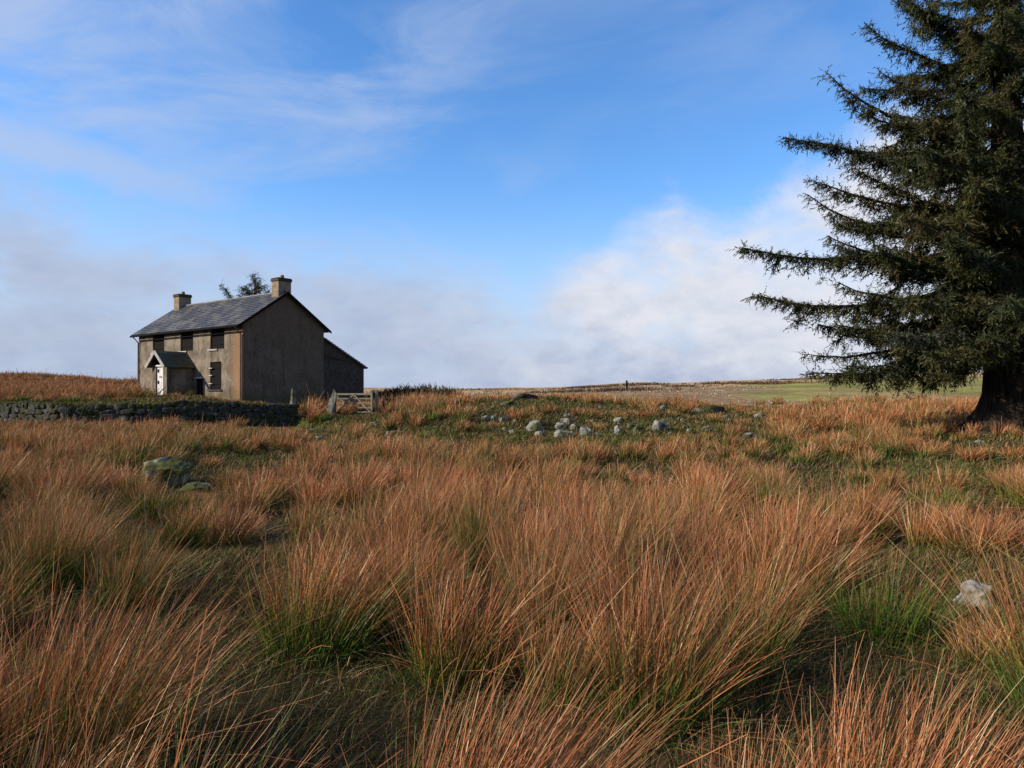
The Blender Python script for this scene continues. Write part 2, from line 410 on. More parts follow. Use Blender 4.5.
# the nearest tussocks one can tell apart: every one a plant of its own  (px, D, blades, height, base radius, green, lean, label)
NEAR = [
 (60, 3.1, 1500, .98, .34, .45, .9, 'big russet rush tussock with dark green base at the left edge of the photo'),
 (175, 2.55, 130, .72, .16, .75, .35, 'sparse clump of thin pale green and straw stalks at the bottom left'),
 (315, 4.7, 1100, .92, .30, .55, .7, 'russet rush tussock with vivid green lower stems, left of centre'),
 (455, 4.3, 1100, .84, .27, .42, .7, 'rounded russet rush tussock with green foot, in the centre foreground'),
 (648, 3.7, 1000, .95, .24, .42, .75, 'tall upright orange rush tussock with green base, right of centre foreground'),
 (470, 2.45, 1100, .80, .30, .16, 1.7, 'orange rush tussock bending far to the right at the bottom centre'),
 (885, 5.2, 900, .66, .30, .92, .6, 'low bright green rush clump just left of the small pale boulder'),
 (900, 2.6, 1100, .74, .32, .20, 1.5, 'orange and straw rush tussock bending right at the bottom right corner'),
 (560, 6.9, 1100, .95, .36, .30, .1, 'broad russet rush tussock fanning both ways beside the small green hollow'),
 (790, 6.4, 1300, .92, .40, .42, .7, 'wide russet rush tussock with green streaks at the right of the middle ground'),
]
NEARXY = []
for px, D, n, h, rb, gr, ln, lab in NEAR:
    B = Blades(); x = wx(px, D); NEARXY.append((x, D, .50))
    sparse = n < 200
    tussock(B, x, D, n if sparse else int(n*.62), h, rb, gr, ln, (.30 if px != 560 else .42) if not sparse else .3, .0044 if D < 4 else .0054, 4, 1.0, pale=.5 if sparse else .08, allgreen=.3 if sparse else .07)
    if not sparse: tussock(B, x, D, n//4, h*.6, rb*1.3, gr+.35, ln*.6, .6, .0044, 3, .8)
    nm = 'rush_tussock' if gr < .7 or sparse else 'green_rush_clump'
    o = B.build(nm, M_RUSH, None, (x, D, hz(x, D)))
    tag(o, lab, 'rush tussock' if gr < .7 else 'rush clump', 'rush tussocks close to the camera')

SIGHT_R = []; ROCKS = []      # filled below, used to keep stems out of the stones
# stones: px, py of the stone's centre, width px, height px, label
STONES = [
 (534.7, 426, 21, 12, 'broad pale grey boulder at the left end of the central stone group'),
 (540, 434, 10, 6, 'small grey stone tucked below the broad boulder left of the central group'),
 (569, 421, 11, 6, 'grey stone topmost in the little heap of the central stone group'),
 (561, 426, 12, 7, 'grey stone on the left flank of the little heap in the central group'),
 (574.5, 427, 10, 6, 'small pale stone on the right flank of the little heap in the central group'),
 (564, 434, 20, 9, 'wide lichen grey slab under the little heap of the central group'),
 (586.5, 433, 13, 12, 'upright grey boulder just right of the little heap of stones'),
 (619, 420.5, 9, 7, 'small tilted pale stone above the gap in the central stone group'),
 (618, 431, 8, 11, 'narrow upright stone half buried in the russet rush'),
 (638.5, 429, 11, 9, 'greenish grey stone left of the largest pale boulder'),
 (660.5, 426, 18, 13, 'largest pale boulder, right of centre, standing in the rush'),
 (664, 408, 11, 6, 'pale flat stone on the turf above the largest pale boulder'),
 (703, 411, 16, 6, 'grey slab in the mossy bank at the right of the stones'),
 (716, 412, 10, 5, 'small slab at the right end of the mossy bank'),
 (749, 436, 15, 6, 'flat grey slab farthest right of the tumbled stones'),
 (690, 431, 9, 5, 'dim low stone between the largest pale boulder and the flat slab'),
 (485, 419, 8, 6, 'small pale stone at the left foot of the green mound'),
 (494, 418.5, 9, 6, 'squat pale stone second from the left at the foot of the green mound'),
 (509, 404, 17, 7, 'dark edged slab on top of the green mound'),
 (392, 433, 15, 4, 'flat stone lying in the green hollow right of the gate'),
 (376, 424, 13, 4, 'flat pale stone in the turf in front of the gate'),
 (313, 431, 10, 4, 'low stone in the grass left of the gate, farther from the camera'),
 (319, 439, 9, 5, 'low stone in the grass left of the gate, nearer to the camera'),
 (983, 443, 13, 5, 'pale flat stone in the grass below the big spruce'),
]

SIGHT = []      # x, y, z, radius of low things the tall rush must not grow across
def house_inside(x, y):
    vx, vy = x-HX, y-HD; t = -vx*math.sin(TH)+vy*math.cos(TH); q = -(vx*math.cos(TH)+vy*math.sin(TH))
    return (-.35 < t < L1+.3 and -9.8 < q < .35) or (PX0-.3 < t < PX1+.3 and -.1 < q < PD+.9)
def rush_field():
    B = Blades()
    pts = []
    cell = .88
    for gx in np.arange(-52, 52, cell):
        for gy in np.arange(1.2, 48, cell):
            x = gx + rng.uniform(-.40, .40); y = gy + rng.uniform(-.40, .40)
            if abs(x) > y*.98+2.2: continue
            pts.append((x, y))
    pts = np.array(pts); D, a = depth_of(pts[:, 0], pts[:, 1]); px = 512+F*pts[:, 0]/pts[:, 1]
    tm = np.maximum(turf_mask(pts[:, 0], pts[:, 1]), lawn_mask(pts[:, 0], pts[:, 1]))
    s0 = np.interp(a, S0A, S0)
    zz = height(pts[:, 0], pts[:, 1]); big = fbm(pts[:, 0]*.28+2, pts[:, 1]*.28+4, 3); hue_ = fbm(pts[:, 0]*.11+20, pts[:, 1]*.11+1, 3)
    rockxy = [(r[0], r[1], r[2]) for r in ROCKS]
    cnt = 0
    for i, (x, y) in enumerate(pts):
        if math.hypot(x, y) < 2.0: continue
        if rng.random() < tm[i]*.93: continue
        if any((x-q[0])**2+(y-q[1])**2 < q[2]**2 for q in NEARXY): continue
        if any((x-q[0])**2+(y-q[1])**2 < (q[2]+.15)**2 for q in rockxy): continue
        if px[i] < 300 and abs(D[i]-s0[i]) < .55: continue                 # the stone wall stands here
        if 128 < px[i] < 300 and D[i] > s0[i] and rng.random() < .35: continue
        if px[i] < 372 and house_inside(x, y): continue                        # house and its surroundings
        if px[i] > 470 and D[i] > 38 and rng.random() < .8: continue
        if rng.random() < sstep(big[i], .45, .31)*.85: continue             # gaps between the tussocks
        d = D[i]; h = .36+1.05*big[i]*rng.uniform(.55, 1.30)
        if px[i] < 300 and d > s0[i]: h *= .42 if px[i] > 125 else .8
        if d > 14: h *= .80
        if d > 27 and 460 < px[i] < 780: h *= .72
        if 130 < px[i] < 300 and D[i] < s0[i] and D[i] > s0[i]-6: h *= .85
        if d < 3.2: h *= .85
        z0 = zz[i]; cut = h
        for tx, ty, tz, tr in SIGHT:                                        # low growth in front of stones, gate and turf
            if y > ty-.1: continue
            u = y/ty
            if abs(x - tx*u) < tr*u+.30:
                lim = EYE+(tz-EYE)*u - z0
                if lim < .9*h: cut = min(cut, lim/.9)
        if cut < h:
            if cut < .16: continue
            h = max(cut, .2)
        n = int(np.clip(4300/d, 100, 640)); nseg = 3 if d < 14 else 2
        gr = np.clip(.83-.80*hue_[i]+rng.normal(0, .16), .2, 1.0)
        if rng.random() < .07: gr = 1.0; h *= .75
        tussock(B, x, y, n, h, rng.uniform(.15, .27), gr, rng.uniform(-.1, .9) if d > 3.5 else rng.uniform(.8, 1.5), rng.uniform(.22, .38), max(.0046, .00078*d), nseg,
                rng.uniform(.78, 1.2), pale=.05+.1*rng.random(), allgreen=.04+.1*rng.random())
        cnt += 1
    # rushes behind the wall, on the slope left of the house
    for _ in range(1500):
        D2 = rng.uniform(40, 118); x = wx(rng.uniform(-60, 150), D2)
        q = float(fbm(x*.12, D2*.05, 3))
        if q < .38: continue
        if house_inside(x, D2): continue
        tussock(B, x, D2, 60, .45+.7*(q-.35)*2, .5, .15+.5*rng.random()**2, .5, .5, .0008*D2, 2, rng.uniform(.4, 1.1))
    o = B.build('rush_field', M_RUSH); print('rush tussocks', cnt, 'quads', len(o.data.polygons))
    tag(o, 'sea of russet and orange rush tussocks filling the moor up to the wall and stones', 'rush grass', kind='stuff')

def short_grass():
    B = Blades()
    def scatter(n, dmin, dmax, hmin, hmax, cols, keep, wk=.0009, spread=.5, pxr=(-120, 1150)):
        D = np.sqrt(rng.uniform(dmin**2, dmax**2, n)); px = rng.uniform(pxr[0], pxr[1], n)
        x = wx(px, D); k = keep(x, D); x, D = x[k], D[k]; n = len(x)
        if n == 0: return
        a = rng.uniform(0, 6.28, n); t = np.abs(rng.normal(0, spread, n))
        d = np.stack([np.sin(t)*np.cos(a)+.15, np.sin(t)*np.sin(a), np.cos(t)], 1)
        bend = d*np.array([.5, .5, 0]); bend[:, 2] = -.25
        c = np.asarray(cols)[rng.integers(0, len(cols), n)]*rng.uniform(.7, 1.25, n)[:, None]
        B.add(np.stack([x, D, height(x, D)-.01], 1), d, bend, rng.uniform(hmin, hmax, n), np.maximum(.0035, wk*D)*rng.uniform(.8, 1.3, n), c*.8, c, np.full(n, .4), 2)
    U = [[.050, .085, .012], [.065, .10, .016], [.075, .066, .02], [.085, .05, .02], [.11, .06, .026], [.03, .042, .01], [.26, .18, .09], [.20, .10, .045]]
    T = [[.115, .185, .018], [.15, .205, .027], [.19, .19, .038], [.16, .12, .05], [.052, .068, .012], [.17, .085, .035], [.09, .06, .025]]
    scatter(95000, 1.6, 9, .08, .24, U, lambda x, y: np.ones(len(x), bool))
    scatter(300000, 9, 44, .08, .28, U, lambda x, y: rng.random(len(x)) > lawn_mask(x, y))
    scatter(260000, 8, 40, .05, .13, T, lambda x, y: turf_mask(x, y) > rng.random(len(x)))
    scatter(60000, 34, 46, .06, .2, T, lambda x, y: lawn_mask(x, y) > rng.random(len(x)), pxr=(-120, 320))
    o = B.build('short_grass', M_RUSH)
    tag(o, 'short green grass in the hollows, on the mound and below the rushes', 'grass', kind='stuff')

def moor_grass():
    B = Blades()
    for _ in range(1700):
        D = math.sqrt(random.uniform(42**2, 150**2)); px = random.uniform(380, 1120); x = wx(px, D)
        if float(field_mask(np.array([x]), np.array([D]))[0]) > .3: continue
        n = 26; s = .5+.3*fbm(x*.06, D*.06, 2)
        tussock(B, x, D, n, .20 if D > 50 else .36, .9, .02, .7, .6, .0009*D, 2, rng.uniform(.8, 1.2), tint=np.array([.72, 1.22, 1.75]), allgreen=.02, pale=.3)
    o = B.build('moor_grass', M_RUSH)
    tag(o, 'pale bleached grass on the far moor rising to the skyline', 'grass', kind='stuff')

# ------------------------------------------------------------------ stones
def rock_arrays(seed, sub=4, boxy=.62, rough=.26, npl=14, pl0=.50):
    import bmesh
    bm = bmesh.new(); bmesh.ops.create_icosphere(bm, subdivisions=sub, radius=1)
    off = Vector((seed*7.31, seed*3.77, seed*1.93))
    pl = [(Vector((random.gauss(0,1), random.gauss(0,1), random.gauss(0,1))).normalized(), random.uniform(pl0, .82+max(0, pl0-.6)*.6)) for _ in range(npl)]
    for v in bm.verts:
        p = v.co.normalized()
        m = max(abs(p.x), abs(p.y), abs(p.z)); p = p*(1-boxy) + p/m*boxy*.8
        for nrm, dd in pl:
            e = p.dot(nrm)-dd
            if e > 0: p -= nrm*e*.97
        p += v.co.normalized()*(mnoise.fractal(p*1.3+off, 1.0, 2.0, 4)*rough*.6 + mnoise.noise(p*4+off)*.05)
        v.co = p
    bm.verts.ensure_lookup_table()
    V = np.array([v.co[:] for v in bm.verts]); lo, hi = V.min(0), V.max(0); V = (V-(lo+hi)/2)/((hi-lo)/2); T = np.array([[v.index for v in f.verts] for f in bm.faces]); bm.free()
    return V, T

def stone_mat(name, base1, base2, moss=.5, mosscol=(.038, .040, .011), lich=(.30, .30, .24), top=True):
    m, k = newmat(name); v = objco(k)
    n = k.noise(v, 5, 8, .65); n2 = k.noise(v, 1.6, 5, .6); n3 = k.noise(v, 22, 4, .6)
    c = k.mix(k.ss(n, .32, .68), base1, base2)
    c = k.mix(k.m('MULTIPLY', k.ss(k.noise(v, 3.1, 6, .7, .3), .54, .62), .8), c, lich)
    c = k.mix(k.ss(n3, .52, .75), c, k.mix(1, c, (.55, .55, .55), 'MULTIPLY'))
    ge = k.n('ShaderNodeNewGeometry'); sp = k.n('ShaderNodeSeparateXYZ'); k.put(sp.inputs[0], ge.outputs['Normal'])
    mm = k.m('ADD', n2, k.m('MULTIPLY', sp.outputs[2], .12 if top else -.05))
    c = k.mix(k.ss(mm, .66-.22*moss, .76-.22*moss), c, k.mix(n3, mosscol, tuple(q*1.7 for q in mosscol)))
    return finish(m, k, c, .92, .2, k.m('ADD', n, k.m('MULTIPLY', n3, .3)), .5, .05)
M_STONE = stone_mat('granite pale', (.13, .125, .108), (.27, .26, .23), .5)
M_STONE_MOSS = stone_mat('granite mossy', (.12, .115, .095), (.21, .20, .17), .9)
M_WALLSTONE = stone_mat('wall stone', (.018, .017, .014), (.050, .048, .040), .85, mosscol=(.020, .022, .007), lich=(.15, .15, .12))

def place_rock(name, V, T, mat, loc, size, rz, tilt=0, label=None, cat='stone', group=None):
    R = np.array(Matrix.Rotation(rz, 3, 'Z') @ Matrix.Rotation(tilt, 3, 'Y'))
    W = (V*np.array(size)/2) @ R.T
    o = npmesh(name, W, None, mat, None, None, False, T); o.location = loc
    tag(o, label, cat, group)
    ROCKS.append((loc[0], loc[1], max(size[0], size[1])*.5)); SIGHT_R.append((loc[0], loc[1], loc[2]+size[2]*(.15 if loc[1] < 9 else -.12), size[0]*.42))
    return o
for i, (px, py, w, h, lab) in enumerate(STONES):
    p = hit(px, py+h*.45); D = p.y; s = D/F
    sw, sh = w*s*1.18, h*s*1.5
    V, T = rock_arrays(i+1)
    place_rock('stone', V, T, M_STONE if i not in (9, 12, 18) else M_STONE_MOSS, (p.x, D+.1, p.z+h*s*.32), (w*s, max(w*s*.7, .35), h*s*1.25), random.uniform(-.3, .3), random.uniform(-.15, .15), lab, 'stone', 'tumbled stones of the ruined wall')
for i in range(15):
    px, py, w = random.uniform(455, 770), random.uniform(416, 437), random.uniform(6, 11)
    p = hit(px, py); s = p.y/F; V, T = rock_arrays(400+i, 4, .75)
    place_rock('stone', V, T, random.choice((M_STONE, M_STONE, M_STONE_MOSS)), (p.x, p.y, p.z+w*s*.12), (w*s, w*s*.8, w*s*random.uniform(.45, .8)), random.uniform(-.5, .5), random.uniform(-.25, .25),
               'middle sized angular stone, half sunk in the turf along the long ruined wall line', 'stone', 'half sunk stones of the ruined wall')
for i in range(26):
    px, py, w = random.uniform(486, 735), random.uniform(406, 438), random.uniform(3, 6.5)
    p = hit(px, py); s = p.y/F; V, T = rock_arrays(300+i, 3)
    place_rock('stone', V, T, random.choice((M_STONE, M_STONE, M_STONE_MOSS)), (p.x, p.y, p.z+w*s*.08), (w*s, w*s, w*s*random.uniform(.6, 1.0)), random.uniform(0, 3), random.uniform(-.2, .2),
               'tiny stone fragment between the larger stones of the ruined wall', 'stone', 'stone fragments of the ruined wall')
V, T = rock_arrays(57, 5, .3, .32)
p = hit(172, 486); s = p.y/F
M_BOULDER = stone_mat('mossy boulder stone', (.12, .12, .09), (.25, .245, .19), .9, mosscol=(.045, .048, .012))
place_rock('boulder', V, T, M_BOULDER, (p.x-.1, p.y, pz(468, p.y)-.16), (46*s, 40*s, 40*s), .3, .15, 'mossy boulder lying among the rushes in front of the stone wall', 'boulder')
V, T = rock_arrays(52, 4, .3, .3)
p = hit(198, 489)
place_rock('boulder', V, T, M_STONE_MOSS, (p.x, p.y-.15, pz(484, p.y)-.08), (34*s, 26*s, 13*s), -.2, -.1, 'low flat lichen stone at the right foot of the mossy boulder', 'boulder')
V, T = rock_arrays(61, 5, .3, .55)
p = hit(985, 610); s = p.y/F
place_rock('boulder', V, T, M_STONE, (p.x, p.y+.05, pz(600, p.y)-.02), (40*s, 38*s, 38*s), .5, .25, 'small pale boulder with moss, in the green rush at the right edge', 'boulder')
V, T = rock_arrays(62, 4, .2, .3)
p2 = hit(962, 622)
place_rock('boulder', V, T, M_STONE_MOSS, (p2.x, p2.y, p2.z+.04), (26*s, 26*s, 22*s), .1, -.2, 'smaller stone half covered by grass left of the small pale boulder', 'boulder')

def drystone(name, path, heights, courses, label, ssize=.36, thick=.55, base_drop=.05, mat=None, cap=True, jag=.1, gaps=None):
    protos = [rock_arrays(100+q, 3, 1.0, .14, 6, .80) for q in range(8)]
    Vs, Ts, n0 = [], [], 0
    segs = [(Vector(path[i]), Vector(path[i+1])) for i in range(len(path)-1)]
    tot = sum((b-a).length for a, b in segs)
    def at(s):
        for a, b in segs:
            L = (b-a).length
            if s <= L: return a + (b-a)*(s/L), (b-a).normalized()
            s -= L
        return segs[-1][1], (segs[-1][1]-segs[-1][0]).normalized()
    grassB = Blades()
    for c in range(courses):
        s = random.uniform(0, .3)
        while s < tot:
            u = s/tot; H = np.interp(u*(len(heights)-1), range(len(heights)), heights)
            ln = ssize*random.uniform(.45, 2.1)
            p, t = at(min(s+ln/2, tot)); nrm = Vector((-t.y, t.x))
            ch = H/courses
            if c >= courses-1 and (random.random() < jag): s += ln; continue
            for side in ((-1, 1) if c < courses-1 else (0,)):
                V, T = random.choice(protos)
                sz = np.array([ln*1.12, thick*(.62 if side else .95), ch*random.uniform(1.0, 1.75)])/2
                R = np.array(Matrix.Rotation(math.atan2(t.y, t.x)+random.uniform(-.12, .12), 3, 'Z') @ Matrix.Rotation(random.uniform(-.16, .16), 3, 'Y'))
                q = p + nrm*side*thick*.23
                z = hz(p.x - nrm.x*0, p.y-.5) - base_drop
                W = (V*sz) @ R.T + np.array([q.x, q.y + random.uniform(-.05, .05), z+ch*(c+.5+random.uniform(-.22, .22))])
                Vs.append(W); Ts.append(T+n0); n0 += len(V)
            s += ln
    root = empty(name, (path[0][0], path[0][1], hz(path[0][0], path[0][1]-.5)))
    tag(root, label, 'stone wall')
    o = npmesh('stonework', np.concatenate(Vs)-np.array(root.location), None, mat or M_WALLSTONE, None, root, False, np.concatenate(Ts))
    if cap:
        n = int(tot*420); s = rng.uniform(0, tot, n); P_ = np.zeros((n, 3))
        for i in range(n):
            p, t = at(s[i]); nrm = Vector((-t.y, t.x)); q = p+nrm*rng.uniform(-.25, .35)
            u = s[i]/tot; H = np.interp(u*(len(heights)-1), range(len(heights)), heights)
            P_[i] = (q.x, q.y, hz(p.x, p.y-.5)-base_drop+H-.02)
        fm = rng.random(n) < .45; P_[fm, 2] -= rng.uniform(0, 1.1, int(fm.sum()))*H; P_[fm, 1] -= rng.uniform(.12, .42, int(fm.sum()))
        keep = fbm(P_[:, 0]*.9, P_[:, 1]*.9+P_[:, 2]*.7, 2) > np.where(fm, .48, .42); P_ = P_[keep]; n = len(P_)
        a = rng.uniform(0, 6.28, n); tl = np.abs(rng.normal(0, .6, n))
        d = np.stack([np.sin(tl)*np.cos(a), np.sin(tl)*np.sin(a), np.cos(tl)], 1)
        cc = np.array([[.055, .080, .014], [.085, .10, .02], [.11, .09, .03], [.10, .05, .02], [.03, .035, .01]])[rng.integers(0, 5, n)]
        bd = d*.3; bd[:, 2] = -.3
        grassB.add(P_-np.array(root.location), d, bd, rng.uniform(.06, .2, n), np.full(n, .03), cc*.8, cc, np.full(n, .4), 2)
        grassB.build('turf_top', M_RUSH, root)
    return root
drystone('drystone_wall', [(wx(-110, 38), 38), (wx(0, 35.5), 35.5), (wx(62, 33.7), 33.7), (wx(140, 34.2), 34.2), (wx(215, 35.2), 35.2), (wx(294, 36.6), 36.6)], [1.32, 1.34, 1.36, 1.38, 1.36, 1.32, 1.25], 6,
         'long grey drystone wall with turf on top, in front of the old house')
drystone('tumbled_wall', [(wx(379, 38.2), 38.2), (wx(410, 38.8), 38.8), (wx(440, 39.5), 39.5)], [.95, .75, .5, .35], 4,
         'broken low stone wall running right from the wooden gate', .42, .7, cap=False, jag=.5)
drystone('mossy_bank', [(wx(688, 34.5), 34.5), (wx(722, 34.8), 34.8)], [.25, .4, .25], 2, 'short mossy stone bank in the rushes right of the stones', .5, .7, cap=False, jag=.3)
drystone('stone_row', [(wx(496, 36.5), 36.5), (wx(530, 37.5), 37.5)], [.3, .42, .25], 2, 'short mossy row of stones on top of the green mound', .5, .7, cap=False, jag=.3)

def granite_post(px, D, w, top, label, tilt=0.0, seed=1):
    p = gp(px, D); H = pz(top, D)-p.z+.1
    V, T = rock_arrays(200+seed, 4, .9, .2)
    R = np.array(Matrix.Rotation(tilt, 3, 'Y'))
    W = V.copy(); W[:, 0] *= (1-.10*W[:, 2]); W = W*np.array([w/2, .16, H/2*1.05]); W[:, 2] += H/2*1.02
    W = W @ R.T
    o = npmesh('stone_gatepost', W, None, M_STONE_MOSS, None, None, True, T); o.location = (p.x, D, p.z-.1)
    tag(o, label, 'gatepost', 'granite gateposts')
granite_post(292.5, 36.9, .34, 388, 'pale granite post standing at the end of the stone wall by the house gable', .03, 1)
granite_post(331, 38.0, .42, 389.5, 'leaning granite gatepost at the left end of the wooden gate', .12, 2)

# ------------------------------------------------------------------ timber gate
M_TIMBER = plain('weathered timber', (.11, .098, .062), (.24, .21, .14), 5, .85, .2, .4, (1, 1, 6))
def gate():
    D0, D1 = 38.5, 37.9; a = gp(334, D0); b = gp(373, D1)
    zb = min(a.z, b.z)
    root = empty('wooden_gate', (a.x, a.y, zb), math.atan2(b.y-a.y, b.x-a.x)); W = math.hypot(b.x-a.x, b.y-a.y)
    tag(root, 'weathered five bar wooden gate with cross braces beside the granite post', 'gate')
    top = pz(393.5, D0)-zb; bot = .16
    for x, t in ((.05, .04), (W-.06, .10)):
        m = MB(); m.box((x-.05, -.05, bot-.08), (x+.05, .05, top+t)); m.build('stile', M_TIMBER, root, .01)
    hs = np.linspace(bot+.04, top-.04, 5)
    for i, z in enumerate(hs):
        m = MB(); m.bar((.1, 0, z), (W-.11, 0, z+.01), .045, .10 if i == 4 else .075); m.build('rail', M_TIMBER, root, .008)
    for p, q in (((.12, -.045, hs[0]), (W*.52, -.045, hs[4])), ((W*.52, -.045, hs[4]), (W-.13, -.045, hs[0])), ((.12, -.045, hs[4]-.05), (W*.3, -.045, hs[2]))):
        m = MB(); m.bar(p, q, .035, .075); m.build('brace', M_TIMBER, root, .008)
    m = MB(); m.box((W*.5-.04, .025, hs[0]-.04), (W*.5+.04, .055, hs[4]+.04)); m.build('upright', M_TIMBER, root, .006)
    p = gp(376.5, 38.0)
    m = MB(); m.box((-.08, -.08, -.3), (.08, .08, 1.32)); o = m.build('wooden_post', M_TIMBER, None, .02); o.location = p
    tag(o, 'dark wooden post at the right end of the five bar gate', 'post')
gate()

# ------------------------------------------------------------------ the house
TH = math.radians(52); L1, L2 = 13.3, 5.79
HX, HD = wx(243, 42), 42.0; EAVE = 5.72; RIDGE = 7.70
house = empty('farmhouse', (HX, HD, 0), math.atan2(math.cos(TH), -math.sin(TH)))
tag(house, 'abandoned two storey grey farmhouse with slate roof, boarded windows and two chimneys', 'house')

def render_mat():
    m, k = newmat('weathered render'); v = objco(k); s = k.n('ShaderNodeSeparateXYZ'); k.put(s.inputs[0], v)
    n = k.noise(v, 1.1, 8, .65, .2); n2 = k.noise(v, 7, 6, .65); n3 = k.noise(nmul(k, v, (1.6, 1.6, .25)), 1.5, 6, .6)
    c = k.mix(k.ss(n, .36, .64), (.100, .080, .058), (.21, .172, .125))
    c = k.mix(k.m('MULTIPLY', k.ss(n3, .5, .68), .65), c, (.052, .043, .034))
    c = k.mix(k.m('MULTIPLY', k.ss(n2, .5, .7), .4), c, (.23, .19, .14))
    # bare reddish masonry where the render has come off near the corner
    pn = k.noise(v, .9, 5, .6, .3)
    nearc = k.m('ADD', k.ss(s.outputs[0], .9, 2.4, 1, 0), k.ss(s.outputs[0], .35, .9, .9, 0))
    red = k.ss(k.m('ADD', pn, k.m('MULTIPLY', nearc, .16)), .60, .64)
    b = k.n('ShaderNodeTexBrick'); k.put(b.inputs['Vector'], k.comb(k.m('SUBTRACT', s.outputs[0], s.outputs[1]), s.outputs[2], 0))
    b.inputs['Scale'].default_value = 1.0; b.inputs['Brick Width'].default_value = .34; b.inputs['Row Height'].default_value = .13; b.inputs['Mortar Size'].default_value = .02
    b.inputs['Color1'].default_value = (.13, .068, .034, 1); b.inputs['Color2'].default_value = (.17, .095, .05, 1); b.inputs['Mortar'].default_value = (.15, .12, .085, 1)
    c = k.mix(k.m('MULTIPLY', k.m('MULTIPLY', red, k.ss(s.outputs[1], -.4, -.05)), k.ss(n2, .25, .55, .25, .95)), c, k.mix(n2, b.outputs[0], (.12, .085, .055)))
    # the end wall faces away from the sun; its shade is put into the colour
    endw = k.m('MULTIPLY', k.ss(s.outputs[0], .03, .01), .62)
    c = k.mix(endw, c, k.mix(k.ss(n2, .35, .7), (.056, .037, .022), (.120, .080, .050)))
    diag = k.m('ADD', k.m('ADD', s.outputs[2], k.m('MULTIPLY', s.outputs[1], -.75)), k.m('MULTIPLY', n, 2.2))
    c = k.mix(k.m('MULTIPLY', endw, k.ss(diag, 6.6, 7.6, 0, .75)), c, k.mix(n2, (.075, .056, .036), (.16, .118, .078)))  # diagonal edge of the verge shadow painted in, paler colour beyond it
    c = k.mix(k.m('MULTIPLY', k.ss(n3, .54, .7), .18), c, (.035, .028, .021))
    strip = k.m('MULTIPLY', k.m('MULTIPLY', k.ss(s.outputs[0], 1.25, .75), k.ss(s.outputs[0], .005, .02)), k.m('MULTIPLY', k.ss(s.outputs[1], -.1, -.02), k.ss(k.m('ADD', n2, k.m('MULTIPLY', pn, .6)), .52, .85, .25, .9)))
    c = k.mix(strip, c, k.mix(n, (.16, .085, .040), (.27, .165, .085)))
    # damp algae near the ground
    c = k.mix(k.m('MULTIPLY', k.ss(k.m('ADD', s.outputs[2], k.m('MULTIPLY', n, 1.6)), 2.9, 1.5), .55), c, (.06, .056, .02))
    return finish(m, k, c, .95, .15, k.m('ADD', n2, k.m('MULTIPLY', red, .5)), .6, .04)
def slate_mat(name, c1, c2, lich, moss=None):
    m, k = newmat(name); v = objco(k)
    b = k.n('ShaderNodeTexBrick'); k.put(b.inputs['Vector'], v); b.inputs['Scale'].default_value = 1
    b.inputs['Brick Width'].default_value = .30; b.inputs['Row Height'].default_value = .26; b.inputs['Mortar Size'].default_value = .012
    b.inputs['Color1'].default_value = (*c1, 1); b.inputs['Color2'].default_value = (*c2, 1); b.inputs['Mortar'].default_value = (.03, .03, .03, 1)
    n = k.noise(v, .8, 7, .65, .3); n2 = k.noise(v, 4, 6, .6)
    c = k.mix(k.m('MULTIPLY', k.ss(n, .47, .58), .9), b.outputs[0], lich)
    c = k.mix(k.ss(n2, .5, .75), c, k.mix(1, c, (.6, .6, .6), 'MULTIPLY'))
    if moss: c = k.mix(k.ss(k.noise(v, 1.7, 5, .6), .38, .6), c, moss)
    return finish(m, k, c, .55, .4, n2, .2, .01)
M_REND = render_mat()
M_SLATE = slate_mat('slate', (.040, .043, .048), (.066, .068, .073), (.125, .115, .10))
M_SLATE_MOSS = slate_mat('mossy slate', (.055, .050, .040), (.085, .075, .055), (.085, .08, .035), (.055, .052, .020))
M_DARKWOOD = plain('dark shutter board', (.004, .0035, .003), (.012, .010, .009), 5, .9, .08, .2, (8, 8, 1))
M_PALE = plain('pale stone sill', (.28, .26, .22), (.38, .36, .32), 9)
M_WHITE = plain('flaking white paint', (.40, .385, .35), (.56, .55, .52), 4, .7, .3)
M_BARGE = plain('grey painted board', (.22, .205, .18), (.32, .30, .27), 6, .7, .3, .2, (1, 1, 1))
M_IRON = plain('rusty iron', (.06, .045, .035), (.16, .085, .05), 7, .7, .3)
M_BRICKCH = plain('chimney render', (.14, .105, .07), (.27, .21, .145), 3.2, .95, .1, .6)
M_POT = plain('clay pot', (.20, .11, .06), (.28, .16, .09), 8)
M_RUBBLE = stone_mat('rubble masonry', (.035, .027, .020), (.068, .054, .040), .2, lich=(.075, .065, .05))

